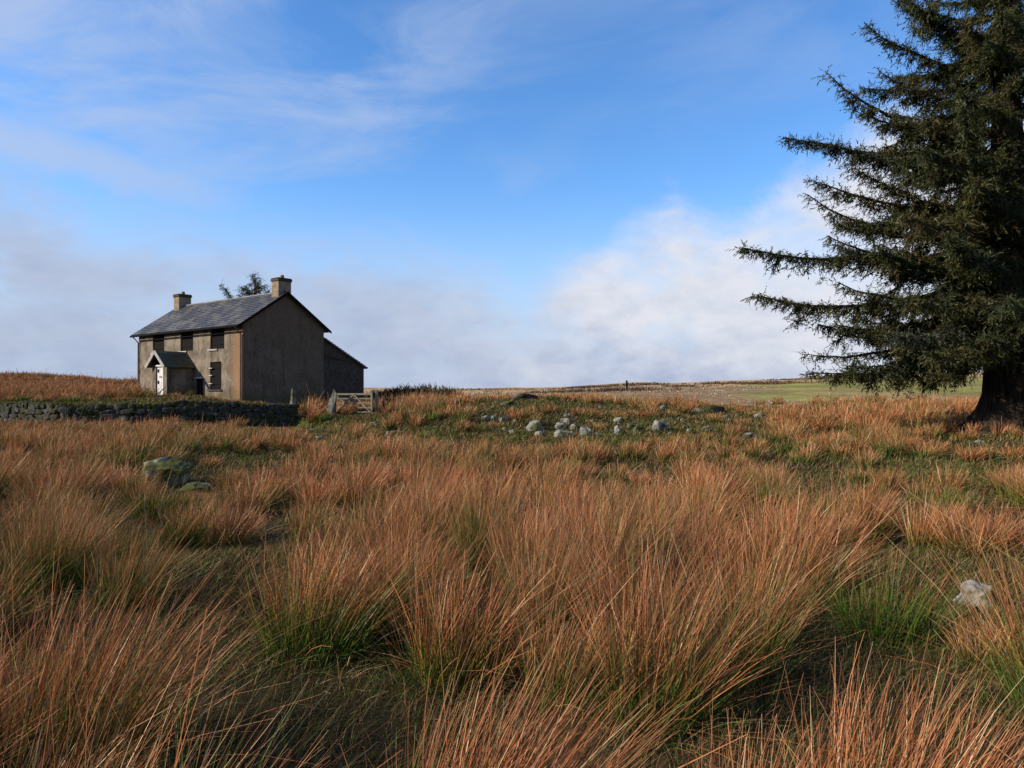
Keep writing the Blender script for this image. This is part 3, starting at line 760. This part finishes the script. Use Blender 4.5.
WINS = [(2.87, 4.17, 1.62, 1.42), (6.60, 4.17, 1.62, 1.42), (10.40, 4.17, 1.62, 1.42), (3.05, 1.66, 1.32, 1.72), (10.30, 1.70, 1.2, 1.65)]
def house_walls():
    rects = [(t-w/2, z, t+w/2, z+h) for t, z, w, h in WINS]
    xs = sorted({0, L1} | {q for r in rects for q in (r[0], r[2])}); zs = sorted({-.4, EAVE} | {q for r in rects for q in (r[1], r[3])})
    m = MB()
    for i in range(len(xs)-1):
        for j in range(len(zs)-1):
            cx, cz = (xs[i]+xs[i+1])/2, (zs[j]+zs[j+1])/2
            if any(r[0] < cx < r[2] and r[1] < cz < r[3] for r in rects): continue
            m.add([(xs[i],0,zs[j]),(xs[i+1],0,zs[j]),(xs[i+1],0,zs[j+1]),(xs[i],0,zs[j+1])], [(3,2,1,0)])
    dp = -.2
    for x0, z0, x1, z1 in rects:
        m.add([(x0,0,z0),(x1,0,z0),(x1,0,z1),(x0,0,z1),(x0,dp,z0),(x1,dp,z0),(x1,dp,z1),(x0,dp,z1)],
              [(0,1,5,4),(1,2,6,5),(2,3,7,6),(3,0,4,7),(4,5,6,7)])
    for x, fl in ((0, 0), (L1, 1)):
        f = (0,1,2,3,4); m.add([(x,0,-.4),(x,-L2,-.4),(x,-L2,EAVE),(x,-L2/2,RIDGE-.02),(x,0,EAVE)], [f if fl else f[::-1]])
    m.add([(0,-L2,-.4),(L1,-L2,-.4),(L1,-L2,EAVE),(0,-L2,EAVE)], [(0,1,2,3)])
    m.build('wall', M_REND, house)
    for i, (t, z, w, h) in enumerate(WINS):
        s = MB(); nb = 5
        for q in range(nb):
            a = t-w/2+.02+q*(w-.04)/nb; s.box((a, -.13, z+.02), (a+(w-.04)/nb-.012, -.09, z+h-.02))
        sh = s.build('shutter', M_DARKWOOD, house)
        for zz in (z+.22*h, z+.78*h):
            c = MB(); c.box((t-w/2+.05, -.088, zz-.05), (t+w/2-.05, -.06, zz+.05)); c.build('ledge_batten', M_DARKWOOD, sh)
        s = MB(); s.box((t-w/2+(.75 if i < 3 else -.12), -.1, z-.09), (t+w/2+.2, .08, z)); s.build('sill', M_PALE if i < 3 else M_RUBBLE, house, .01)
        if i < 3:
            s = MB(); s.box((t+w/2-.15, -.08, z+h), (t+w/2+.3, .05, z+h+.06)); s.build('lintel_end', M_PALE, house, .01)
        if i >= 3:
            for zz in (z+.35, z+.85, z+1.3):
                s = MB(); s.box((t+w/2-.28, -.09, zz), (t+w/2+.12, .05, zz+.06)); s.build('hinge_bar', M_PALE, house)
    s = MB(); s.box((4.55, 0.002, 1.1), (5.15, .10, 2.35)); b_ = s.build('low_hatch', M_DARKWOOD, house, .02)
    s = MB(); s.box((4.45, 0.002, 2.355), (5.25, .20, 2.45)); s.build('hatch_lintel', M_BARGE, b_, .01)
house_walls()

def slab(name, mat, parent, x0, x1, ridge, eave, thick=.05, course=.26):
    """a slated slope as overlapping courses; ridge and eave are (y,z); own axes: x along ridge, y down the slope"""
    (y0, z0), (y1, z1) = ridge, eave
    L = math.hypot(y1-y0, z1-z0); n = max(3, int(round(L/course))); c = L/n
    me = MB()
    me.box((x0, 0, -.10), (x1, L-.02, -.02))
    wseg = max(2, int((x1-x0)/.3))
    for i in range(n):
        for q in range(wseg):
            a = x0+(x1-x0)*q/wseg; b = x0+(x1-x0)*(q+1)/wseg; off = random.uniform(-.006, .008); e = random.uniform(-.015, .02)
            y_a, y_b = i*c, (i+1)*c+e
            za, zb = -.015+off*.3, .022+off
            me.add([(a+.004,y_a,za),(b-.004,y_a,za),(b-.004,y_b,zb),(a+.004,y_b,zb),(b-.004,y_b,zb-.02),(a+.004,y_b,zb-.02)], [(0,1,2,3),(3,2,4,5)])
    o = me.build(name, mat, parent)
    yv = Vector((0, y1-y0, z1-z0)).normalized(); xv = Vector((1, 0, 0)); zv = xv.cross(yv)
    if zv.z < 0: xv = -xv; zv = -zv; o.data.transform(Matrix.Scale(-1, 4, (1, 0, 0))); o.data.flip_normals()
    M = Matrix((xv, yv, zv)).transposed().to_4x4(); M.translation = Vector((0, y0, z0+.06)); o.matrix_local = M
    return o
VG = .22; OV = .42; sl_ = (RIDGE-EAVE)/(L2/2)
slab('roof_slope', M_SLATE, house, -VG, L1+VG, (-L2/2, RIDGE), (OV, EAVE-OV*sl_))
slab('roof_slope', M_SLATE, house, -VG, L1+VG, (-L2/2, RIDGE), (-L2-OV, EAVE-OV*sl_))
m = MB(); m.tube([(-VG-.02, -L2/2, RIDGE+.07), (L1+VG+.02, -L2/2, RIDGE+.07)], .09, 8); m.build('ridge_tiles', M_SLATE, house)
for x in (-VG-.03, L1+VG):
    m = MB()
    for s in (1, -1):
        y1 = OV if s > 0 else -L2-OV
        a = (x, -L2/2, RIDGE-.02); b = (x, y1, EAVE-OV*sl_-.02)
        m.add([(x-.02,a[1],a[2]+.1),(x+.02,a[1],a[2]+.1),(x+.02,a[1],a[2]-.1),(x-.02,a[1],a[2]-.1),(x-.02,b[1],b[2]+.08),(x+.02,b[1],b[2]+.08),(x+.02,b[1],b[2]-.08),(x-.02,b[1],b[2]-.08)],
              [(0,1,5,4),(1,2,6,5),(2,3,7,6),(3,0,4,7),(4,5,6,7)])
    m.build('bargeboard', M_DARKWOOD, house)
ez = EAVE-OV*sl_-.03
m = MB(); m.tube([(-VG, OV+.05, ez), (L1+VG, OV+.05, ez-.03)], .065, 8); m.build('gutter', M_DARKWOOD, house)
m = MB(); m.tube([(.14, OV+.03, ez-.05), (.14, .08, ez-.45), (.14, .08, .3)], .05, 8); m.build('drainpipe', M_IRON, house)
m = MB(); m.tube([(L1-.1, OV+.03, ez-.05), (L1-.1, .08, ez-.45), (L1-.1, .08, .8)], .05, 8); m.build('drainpipe', M_IRON, house)
def chimney(xa, xb):
    w = .46; y = -L2/2
    m = MB(); m.box((xa, y-w, RIDGE-.75), (xb, y+w, 8.42)); c = m.build('chimney', M_BRICKCH, house, .02)
    m = MB(); m.box((xa-.05, y-w-.05, 8.422), (xb+.05, y+w+.05, 8.58)); m.box((xa-.03, y-w-.03, 8.582), (xb+.03, y+w+.03, 8.64)); m.build('chimney_cap', M_RUBBLE, c, .02)
    m = MB(); m.tube([((xa+xb)/2, y-.05, 8.645), ((xa+xb)/2, y-.05, 8.86)], [.13, .11], 10); m.build('chimney_pot', M_POT, c)
chimney(.08, .82); chimney(L1-.86, L1-.10)

# lean-to at the back
LT = 3.47; zt, zb_ = 5.0, 3.2
m = MB(); y0, y1 = -L2+.0, -L2-LT
m.add([(.12,y0,-.4),(.12,y1,-.4),(.12,y1,zb_),(.12,y0,zt),(9,y0,-.4),(9,y1,-.4),(9,y1,zb_),(9,y0,zt)], [(3,2,1,0),(4,5,6,7),(1,2,6,5)])
lt = m.build('lean_to', M_RUBBLE, house)
o = slab('lean_to_roof', M_SLATE, lt, -.05, 9.1, (-L2, zt+.05), (-L2-LT-.25, zb_+.05-.25*(zt-zb_)/LT))
m = MB(); m.bar((.09, -L2-.02, 3.95), (.09, -L2-LT+.1, 3.35), .06, .06); m.build('drip_course', M_RUBBLE, lt)

# porch
PX0, PX1, PD = 5.70, 7.60, 1.73
porch = empty('porch', (0, 0, 0)); porch.parent = house
m = MB(); zz0, ze, zr = .6, 3.22, 4.05; xm = (PX0+PX1)/2; dw = .48
for x0, x1 in ((PX0, PX0+.2), (PX1-.2, PX1)): m.box((x0, .0, zz0), (x1, PD, ze))
m.box((PX0+.2, PD-.2, zz0), (xm-dw, PD, ze)); m.box((xm+dw, PD-.2, zz0), (PX1-.2, PD, ze))
m.build('porch_wall', M_REND, porch)
m = MB()
for yy in (PD-.15,):
    m.add([(PX0, yy, ze), (PX1, yy, ze), (xm, yy, zr), (PX0, yy-.05, ze), (PX1, yy-.05, ze), (xm, yy-.05, zr)], [(0,1,2),(5,4,3),(0,2,5,3),(2,1,4,5)])
m.build('porch_gable', M_DARKWOOD, porch)
def pslab(xe, sgn):
    n = 5; mm = MB(); a = Vector((xm, 0, zr+.05)); b = Vector((xe, 0, ze-.12))
    for i in range(n):
        p = a.lerp(b, i/n); q = a.lerp(b, (i+1)/n+.01); up = Vector((0, 0, .03))
        mm.add([(p.x,0.01,p.z),(p.x,PD+.28,p.z),(q.x,PD+.28,q.z+.03),(q.x,0.01,q.z+.03),(p.x,0.01,p.z-.07),(p.x,PD+.28,p.z-.07),(q.x,PD+.28,q.z-.04),(q.x,0.01,q.z-.04)],
               [(0,1,2,3),(7,6,5,4),(1,5,6,2),(3,2,6,7),(0,3,7,4),(0,4,5,1)])
    mm.build('porch_roof', M_SLATE_MOSS, porch)
pslab(PX0-.25, -1); pslab(PX1+.25, 1)
for xe in (PX0-.27, PX1+.27):
    m = MB(); m.bar((xm, PD+.31, zr+.0), (xe, PD+.31, ze-.17), .05, .22); m.build('porch_bargeboard', M_BARGE, porch)
m = MB(); m.box((xm-dw+.003, PD-.14, zz0), (xm+dw-.003, PD-.08, ze-.10)); m.build('porch_door', M_WHITE, porch)
m = MB(); m.box((xm-dw-.1, PD+.003, zz0), (xm-dw+.02, PD+.04, ze)); m.box((xm-dw+.023, PD-.06, ze-.1), (xm+dw-.023, PD+.03, ze-.003)); m.build('door_frame', M_WHITE, porch)
for zz in (2.75, 2.02):
    m = MB(); m.box((xm+.18, PD-.078, zz), (xm+.36, PD-.06, zz+.2)); m.build('door_vent', M_DARKWOOD, porch)
m = MB(); m.box((xm-.3, PD-.078, 2.42), (xm+.15, PD-.066, 2.5)); m.build('door_notice', M_IRON, porch)

# ------------------------------------------------------------------ conifers
M_BARK = plain('spruce bark', (.010, .008, .006), (.048, .036, .025), 9, .97, .05, 1.0, (1, 1, .25))
def tubes_np(paths, radii, n=6):
    Vs, Qs, b = [], [], 0
    for P_, R_ in zip(paths, radii):
        P_ = np.asarray(P_); k = len(P_)
        d = np.gradient(P_, axis=0); d /= np.linalg.norm(d, axis=1, keepdims=True)+1e-9
        up = np.where(np.abs(d[:, 2:3]) < .9, np.array([[0, 0, 1.]]), np.array([[1., 0, 0]]))
        sx = np.cross(d, up); sx /= np.linalg.norm(sx, axis=1, keepdims=True)+1e-9; sy = np.cross(sx, d)
        a = np.arange(n)*2*np.pi/n
        V = P_[:, None] + (np.cos(a)[None, :, None]*sx[:, None] + np.sin(a)[None, :, None]*sy[:, None])*np.asarray(R_)[:, None, None]
        I, J = np.meshgrid(np.arange(k-1), np.arange(n), indexing='ij'); J2 = (J+1) % n
        Qs.append(np.stack([I*n+J, I*n+J2, (I+1)*n+J2, (I+1)*n+J], -1).reshape(-1, 4)+b); Vs.append(V.reshape(-1, 3)); b += k*n
    return np.concatenate(Vs), np.concatenate(Qs)

NCOL = np.array([[.024, .034, .011], [.036, .045, .013], [.048, .048, .014], [.066, .052, .018], [.042, .052, .038], [.018, .025, .011], [.070, .055, .020]])
def limb_path(a, b, sag, up, n=10):
    """from the trunk to the tip; sags in the middle and turns up at the end"""
    t = np.linspace(0, 1, n)[:, None]; a = np.asarray(a, float); b = np.asarray(b, float)
    P_ = a + (b-a)*t
    P_[:, 2] += (-sag*np.sin(np.pi*t[:, 0]) - up*t[:, 0]*(1-t[:, 0])**.5*t[:, 0])
    P_ += rng.normal(0, .03, P_.shape)*np.linalg.norm(b-a)*.25*np.sin(np.pi*t)
    return P_
def foliage(B, twigs, path, L, dens=1.0, droop=.8, size=1.0, blmax=1.5):
    """branchlets along a limb, hanging sprigs along each branchlet, needle tufts along each sprig"""
    n = max(4, int(L/.105*dens)); seg = np.linspace(0, 1, len(path))
    bs, bd, bl, bt = [], [], [], []
    for i in range(n):
        s = .10+.90*(i+rng.random())/n
        p = np.array([np.interp(s, seg, path[:, q]) for q in range(3)])
        s2 = min(1, s+.05); tan = np.array([np.interp(s2, seg, path[:, q]) for q in range(3)])-np.array([np.interp(s2-.08, seg, path[:, q]) for q in range(3)])
        tan /= np.linalg.norm(tan)+1e-9
        side = np.cross(tan, [0, 0, 1.]); side /= np.linalg.norm(side)+1e-9
        sg = 1 if i % 2 else -1
        l = min(blmax, (.14+.24*L*(1-s)**1.15*rng.uniform(.35, 1.25)))*size
        dr = tan*rng.uniform(.55, 1.0) + side*sg*rng.uniform(.45, 1.0) + np.array([0, 0, rng.uniform(-.45, .22)])
        dr /= np.linalg.norm(dr)
        e = p+dr*l; m_ = p+dr*l*.5; m_[2] += .05*l; e[2] -= droop*l*rng.uniform(.15, 1.0)
        twigs.append(np.array([p, m_, e]))
        k = max(2, int(l/.080)); u = (np.arange(k)+rng.random(k))/k
        q = (1-u)[:, None]**2*p + (2*u*(1-u))[:, None]*m_ + (u**2)[:, None]*e
        bs.append(q); bd.append(np.repeat(dr[None], k, 0)); bl.append(np.full(k, l)); bt.append(1-u*.5)
    kk = int(L/.02*dens); uu = rng.uniform(.12, 1, kk)
    LP = np.stack([np.interp(uu, seg, path[:, q]) for q in range(3)], 1); LD = np.repeat(((path[-1]-path[0])/L)[None], kk, 0)*.6 + rng.normal(0, .5, (kk, 3))
    bs.append(LP); bd.append(LD); bl.append(np.full(kk, .5)); bt.append(np.full(kk, .6))
    S = np.concatenate(bs); Dr = np.concatenate(bd); k = len(S); tp = np.concatenate(bt)
    hang = Dr*rng.uniform(.2, 1.0, k)[:, None] + np.array([0, 0, -1.])*rng.uniform(.0, 1.0, k)[:, None]*droop + rng.normal(0, .42, (k, 3))
    hang /= np.linalg.norm(hang, axis=1, keepdims=True)
    sl2 = rng.uniform(.14, .55, k)*size*(.5+.5*tp)
    tone = np.repeat(NCOL[rng.choice(len(NCOL), 1, p=[.24, .24, .18, .10, .08, .10, .06])], k, 0)
    own = NCOL[rng.integers(0, len(NCOL), k)]; tone = tone*.55+own*.45
    nn = 7
    for q in range(nn):
        u = (q+rng.random(k))/nn
        base = S + hang*(sl2*u)[:, None]
        d = hang*.75 + rng.normal(0, .5, (k, 3)); d /= np.linalg.norm(d, axis=1, keepdims=True)
        ln = rng.uniform(.07, .15, k)*size
        c = tone*rng.uniform(.7, 1.35, k)[:, None]
        B.add(base, d, d*0+np.array([0, 0, -.1]), ln, rng.uniform(.022, .042, k)*size, c, c*1.15, np.full(k, .5), 1)

def spruce(name, base, H, r0, limbs, label, flare, cat='tree', dens=1.0, size=1.0, blmax=1.5, toplean=(0, 0), fr=.55):
    """limbs: list of (attach height, tip offset vector from the base, sag, up)"""
    root = empty(name, base); tag(root, label, cat)
    zs = np.concatenate([[-.4, 0, .25, .5, .9, 1.4, 2.2, 3.2], np.linspace(4.5, H, 14)]) if H > 15 else np.linspace(-.3, H, 10)
    n = 28; V = []
    for z in zs:
        zz = max(z, 0); r = r0*(1-zz/H)**.8 + .02
        cx, cy = toplean[0]*zz/H, toplean[1]*zz/H
        for k in range(n):
            a = 2*math.pi*k/n
            rf = flare*math.exp(-zz/fr)*(.55+.45*math.cos(5*a+.8))*(1.15 if math.cos(a) < -.2 else .7)*(.45 if math.sin(a) < -.35 else 1)
            rr = r + rf + r*.06*math.sin(7*a+zz*.7) + r*.05*math.sin(11*a-zz)
            V.append((cx+rr*math.cos(a), cy+rr*math.sin(a), z))
    I, J = np.meshgrid(np.arange(len(zs)-1), np.arange(n), indexing='ij'); J2 = (J+1) % n
    Q = np.stack([I*n+J, I*n+J2, (I+1)*n+J2, (I+1)*n+J], -1).reshape(-1, 4)
    npmesh('trunk', V, Q, M_BARK, None, root, True)
    B = Blades(); twigs = []; paths = []; radii = []; paths2 = []
    for za, tip, sag, up in limbs:
        a = np.array([toplean[0]*za/H, toplean[1]*za/H, za]); b = np.array(tip, float)
        P_ = limb_path(a, b, sag, up); L = float(np.linalg.norm(b-a))
        rl = .016*L+.012; paths.append(P_); radii.append(np.linspace(rl, .012, len(P_)))
        foliage(B, twigs, P_, L, dens*(rng.choice([.55, .85, 1.15, 1.4]) if H > 15 else 1), size=size, blmax=blmax)
        if L > 3.2 and H > 15:                       # side boughs that hang and turn up again
            for q in range(int(L*.9)):
                s = rng.uniform(.28, .86); p = np.array([np.interp(s, np.linspace(0, 1, len(P_)), P_[:, c]) for c in range(3)])
                t = (b-a)/L; sd = np.cross(t, [0, 0, 1.]); sd /= np.linalg.norm(sd); l2 = rng.uniform(.7, 1.9)*(1.15-s)
                e = p + (t*rng.uniform(.3, 1) + sd*rng.choice([-1, 1])*rng.uniform(.3, .9))*l2 + np.array([0, 0, rng.uniform(-.75, .28)*l2])
                P2 = limb_path(p, e, .12*l2, .35*l2, 6); paths2.append(P2)
                foliage(B, twigs, P2, l2, dens, droop=1.0, size=size, blmax=.6)
    for P2 in paths2: twigs.append(P2)
    for t in twigs: paths.append(t); radii.append(np.linspace(.016, .005, len(t))*size)
    Vt, Qt = tubes_np(paths[:len(limbs)], radii[:len(limbs)], 6)
    Vu, Qu = tubes_np(paths[len(limbs):], radii[len(limbs):], 3)
    npmesh('branches', np.concatenate([Vt, Vu]), np.concatenate([Qt, Qu+len(Vt)]), M_BARK, None, root, True)
    o = B.build('crown', M_NEEDLE, root); print(name, 'needle quads', len(o.data.polygons))
    return root

TD = 24.0; tb = gp(1008, TD); tb.z -= .1
def off(px, py, dD=0.0):
    D = TD+dD; return (wx(px, D)-tb.x, dD, pz(py, D)-tb.z)
L_ = [ # limbs that shape the outline seen in the photo
 (6.2, off(741, 247, -.8), .25, .5), (5.5, off(752, 294, -.3), .7, .3), (5.2, off(818, 324, .5), .8, .2), (4.2, off(803, 354, .3), .5, .3), (9.0, off(787, 138, .2), .2, -.3),
 (9.2, off(826, 70, .2), .2, .9), (12.2, off(866, 22, .3), .3, .6), (6.6, off(808, 194, .6), .5, .7), (7.4, off(856, 168, -.5), .3, .3), (8.2, off(842, 222, 1), .3, .2),
 (4.2, off(846, 366, -.6), .5, .2), (4.2, off(876, 370, .9), .3, .2), (10.2, off(862, 110, -.8), .3, .4), (11.2, off(880, 70, .6), .3, .4), (13.0, off(905, -10, 0), .3, .5), (12.5, off(884, -25, .4), .2, .6),
 (7.0, off(828, 236, -1.6), .7, .5), (5.8, off(838, 282, -1.8), .7, .4), (4.8, off(838, 325, -1.5), .5, .2), (10.6, off(850, 150, 1.4), .3, .3), (8.6, off(838, 225, -1.0), .4, .3)]
prof_z = [2.4, 3.2, 4.5, 7, 10, 13, 16, 19, 22]; prof_l = [4.2, 5.8, 6.6, 6.2, 5.6, 4.6, 3.6, 2.4, .8]
ga = 0.3
for i in range(118):
    z = 3.3 + 18.2*((i+.5)/118)**1.12; ga += 2.39996 + random.uniform(-.7, .7)
    l = np.interp(z, prof_z, prof_l)*random.uniform(.45, 1.08)
    rise = random.uniform(-.28, .22)*l if z < 7 else random.uniform(-.20, .45)*l
    L_.append((z, (l*math.cos(ga), l*math.sin(ga), z+rise), random.uniform(.1, .13*l+.15), random.uniform(-.2, .8)))
# drooping boughs on the camera side, hanging in front of the trunk
for px, py, dD in ((930, 352, -4.5), (985, 335, -4.8), (1010, 300, -5), (900, 300, -4.5), (950, 240, -4.8), (975, 180, -4.4), (925, 150, -4), (960, 90, -3.6), (990, 40, -3.4), (1008, 10, -3), (1000, -30, -2.6), (965, 20, -3), (1020, 70, -3.2), (890, 335, -3.5), (1030, 325, -4.4), (905, 215, -4.2)):
    t = off(px, py, dD); L_.append((t[2]+random.uniform(.3, 1.2), t, .1, .2))
spruce('spruce_tree', tb, 22.5, .66, L_, 'huge dark spruce with a flared trunk and drooping boughs at the right edge', 1.35, dens=.85)

def small_spruce(px, D, top, r, name, label):
    p = gp(px, D); H = pz(top, D)-p.z; Ls = []; a = .4
    for i in range(44):
        u = (i+.5)/44; z = H*(.25+.75*u**.8); a += 2.4; l = max(.12, (H-z)*1.05)*random.uniform(.35, 1.25); l = min(l, r)
        Ls.append((min(z, H-.1), (l*math.cos(a), l*math.sin(a), z+l*random.uniform(.2, .6)), .08*l, -.05))
    spruce(name, p, H, .16, Ls, label, .1, dens=.6, size=1.0, blmax=.34)
small_spruce(254.5, 58, 274, 4.0, 'spruce_tree', 'spruce top showing above the farmhouse roof beside the right chimney')

# ------------------------------------------------------------------ bushes beyond the gate, moor details
M_BUSH = blade_mat('gorse leaves', .1)
def bush(px, D, r, h, label, cols):
    p = gp(px, D); B = Blades(); n = 2600
    th = rng.uniform(0, 6.28, n); ph = np.arccos(rng.uniform(0, 1, n)); rad = rng.random(n)**.4
    lump = .75+.5*fbm(th*1.3+px, ph*2.2, 3)
    base = np.stack([np.sin(ph)*np.cos(th)*r, np.sin(ph)*np.sin(th)*r*.8, np.cos(ph)*h], 1)*(rad*lump)[:, None]
    d = base/np.linalg.norm(base, axis=1, keepdims=True)*.6 + rng.normal(0, .5, (n, 3)) + np.array([0, 0, .6]); d /= np.linalg.norm(d, axis=1, keepdims=True)
    c = np.asarray(cols)[rng.integers(0, len(cols), n)]*rng.uniform(.7, 1.3, n)[:, None]
    B.add(base, d, d*0, rng.uniform(.12, .34, n), rng.uniform(.03, .06, n), c, c*1.1, np.full(n, .5), 1)
    root = empty('gorse_bush', p); tag(root, label, 'bush', 'dark bushes beyond the gate')
    B.build('leaves', M_BUSH, root)
    m = MB()
    for k in range(7):
        a = k*.9; m.tube([(0, 0, -.1), (.3*r*math.cos(a), .3*r*math.sin(a), .35*h), (.7*r*math.cos(a), .7*r*math.sin(a), .75*h)], [.03, .02, .01], 5)
    m.build('stems', M_BARK, root)
DK = [[.022, .028, .012], [.035, .040, .016], [.05, .042, .02]]; BR = [[.05, .045, .02], [.09, .06, .03], [.035, .035, .015]]
bush(374, 47, 1.0, 1.05, 'dark bush right behind the lean-to corner of the farmhouse', DK)
bush(388, 48, 1.2, 1.0, 'dark rounded bush second from the farmhouse, above the gate post', DK)
bush(404, 47, 1.1, 1.15, 'dark bush in the middle of the row right of the farmhouse', DK)
bush(424, 45, 1.3, 1.1, 'dark brownish bush with a spiky top, tallest of the row right of the farmhouse', BR)
bush(447, 43, 1.2, .95, 'brown spiky bush at the right end of the row right of the farmhouse', BR)

def heather():
    B = Blades()
    for px, D, w in ((495, 150, 7), (530, 170, 5), (565, 160, 4), (590, 150, 6), (640, 180, 8), (680, 140, 4), (745, 170, 12), (780, 150, 10), (815, 200, 12), (850, 230, 10), (575, 100, 8), (620, 95, 6), (25, 115, 5), (60, 110, 3), (95, 112, 3), (128, 105, 5)):
        for _ in range(int(w*9)):
            x = wx(px, D)+rng.normal(0, w*.5); y = D+rng.normal(0, 4)
            if x < wx(150, y) and px > 400: continue
            n = 14; a = rng.uniform(0, 6.28, n); t = np.abs(rng.normal(0, .8, n))
            bx = x+rng.normal(0, .5, n); by = y+rng.normal(0, .5, n)
            d = np.stack([np.sin(t)*np.cos(a), np.sin(t)*np.sin(a), np.cos(t)], 1)
            c = np.array([[.075, .045, .032], [.10, .06, .04], [.055, .045, .025]])[rng.integers(0, 3, n)]
            B.add(np.stack([bx, by, height(bx, by)-.05], 1), d, d*0, rng.uniform(.25, .6, n), np.full(n, .0012*D), c, c, np.full(n, .5), 1)
    o = B.build('heather_patches', M_BUSH); tag(o, 'dark brown heather patches along the far moor skyline', 'heather', kind='stuff')
heather()

def post(px, D, h, r, label, group=None, mat=M_TIMBER, name='wooden_post'):
    p = gp(px, D); m = MB(); a = random.uniform(-.08, .08)
    m.tube([(0, 0, -.3), (a*.3, 0, h*.5), (a, 0, h-.04), (a, 0, h)], [r, r*.95, r*.9, r*.55], 7); o = m.build(name, mat); o.location = p
    tag(o, label, 'post', group)
post(627, 92, 1.35, .14, 'lone dark post standing on the open moor right of centre', mat=M_DARKWOOD)
for k, px in enumerate((889, 897, 905, 913, 921, 929, 937, 945, 953, 961, 1019)):
    post(px + random.uniform(-1.5, 1.5), 215+k*1.5, 1.9, .13, 'pale fence post in the row on the far rise seen under the spruce boughs', 'far fence posts under the spruce', M_PALE, 'fence_post')

# ------------------------------------------------------------------ grass last: it keeps clear of everything placed above
SIGHT += SIGHT_R
for px, D, r in ((353, 38, 1.25), (292, 36.5, .4), (540, 33.2, 3.2), (940, 17.2, 1.9), (622, 15.2, .8), (270, 35.8, 1.2)):
    SIGHT.append((wx(px, D), D, hz(wx(px, D), D)+(.02 if 300 < px < 380 else .15 if D > 20 else .24), r))
SIGHT.append((wx(875, 5.2), 5.2, hz(wx(875, 5.2), 5.2)+.42, .3))
rush_field(); short_grass(); moor_grass()
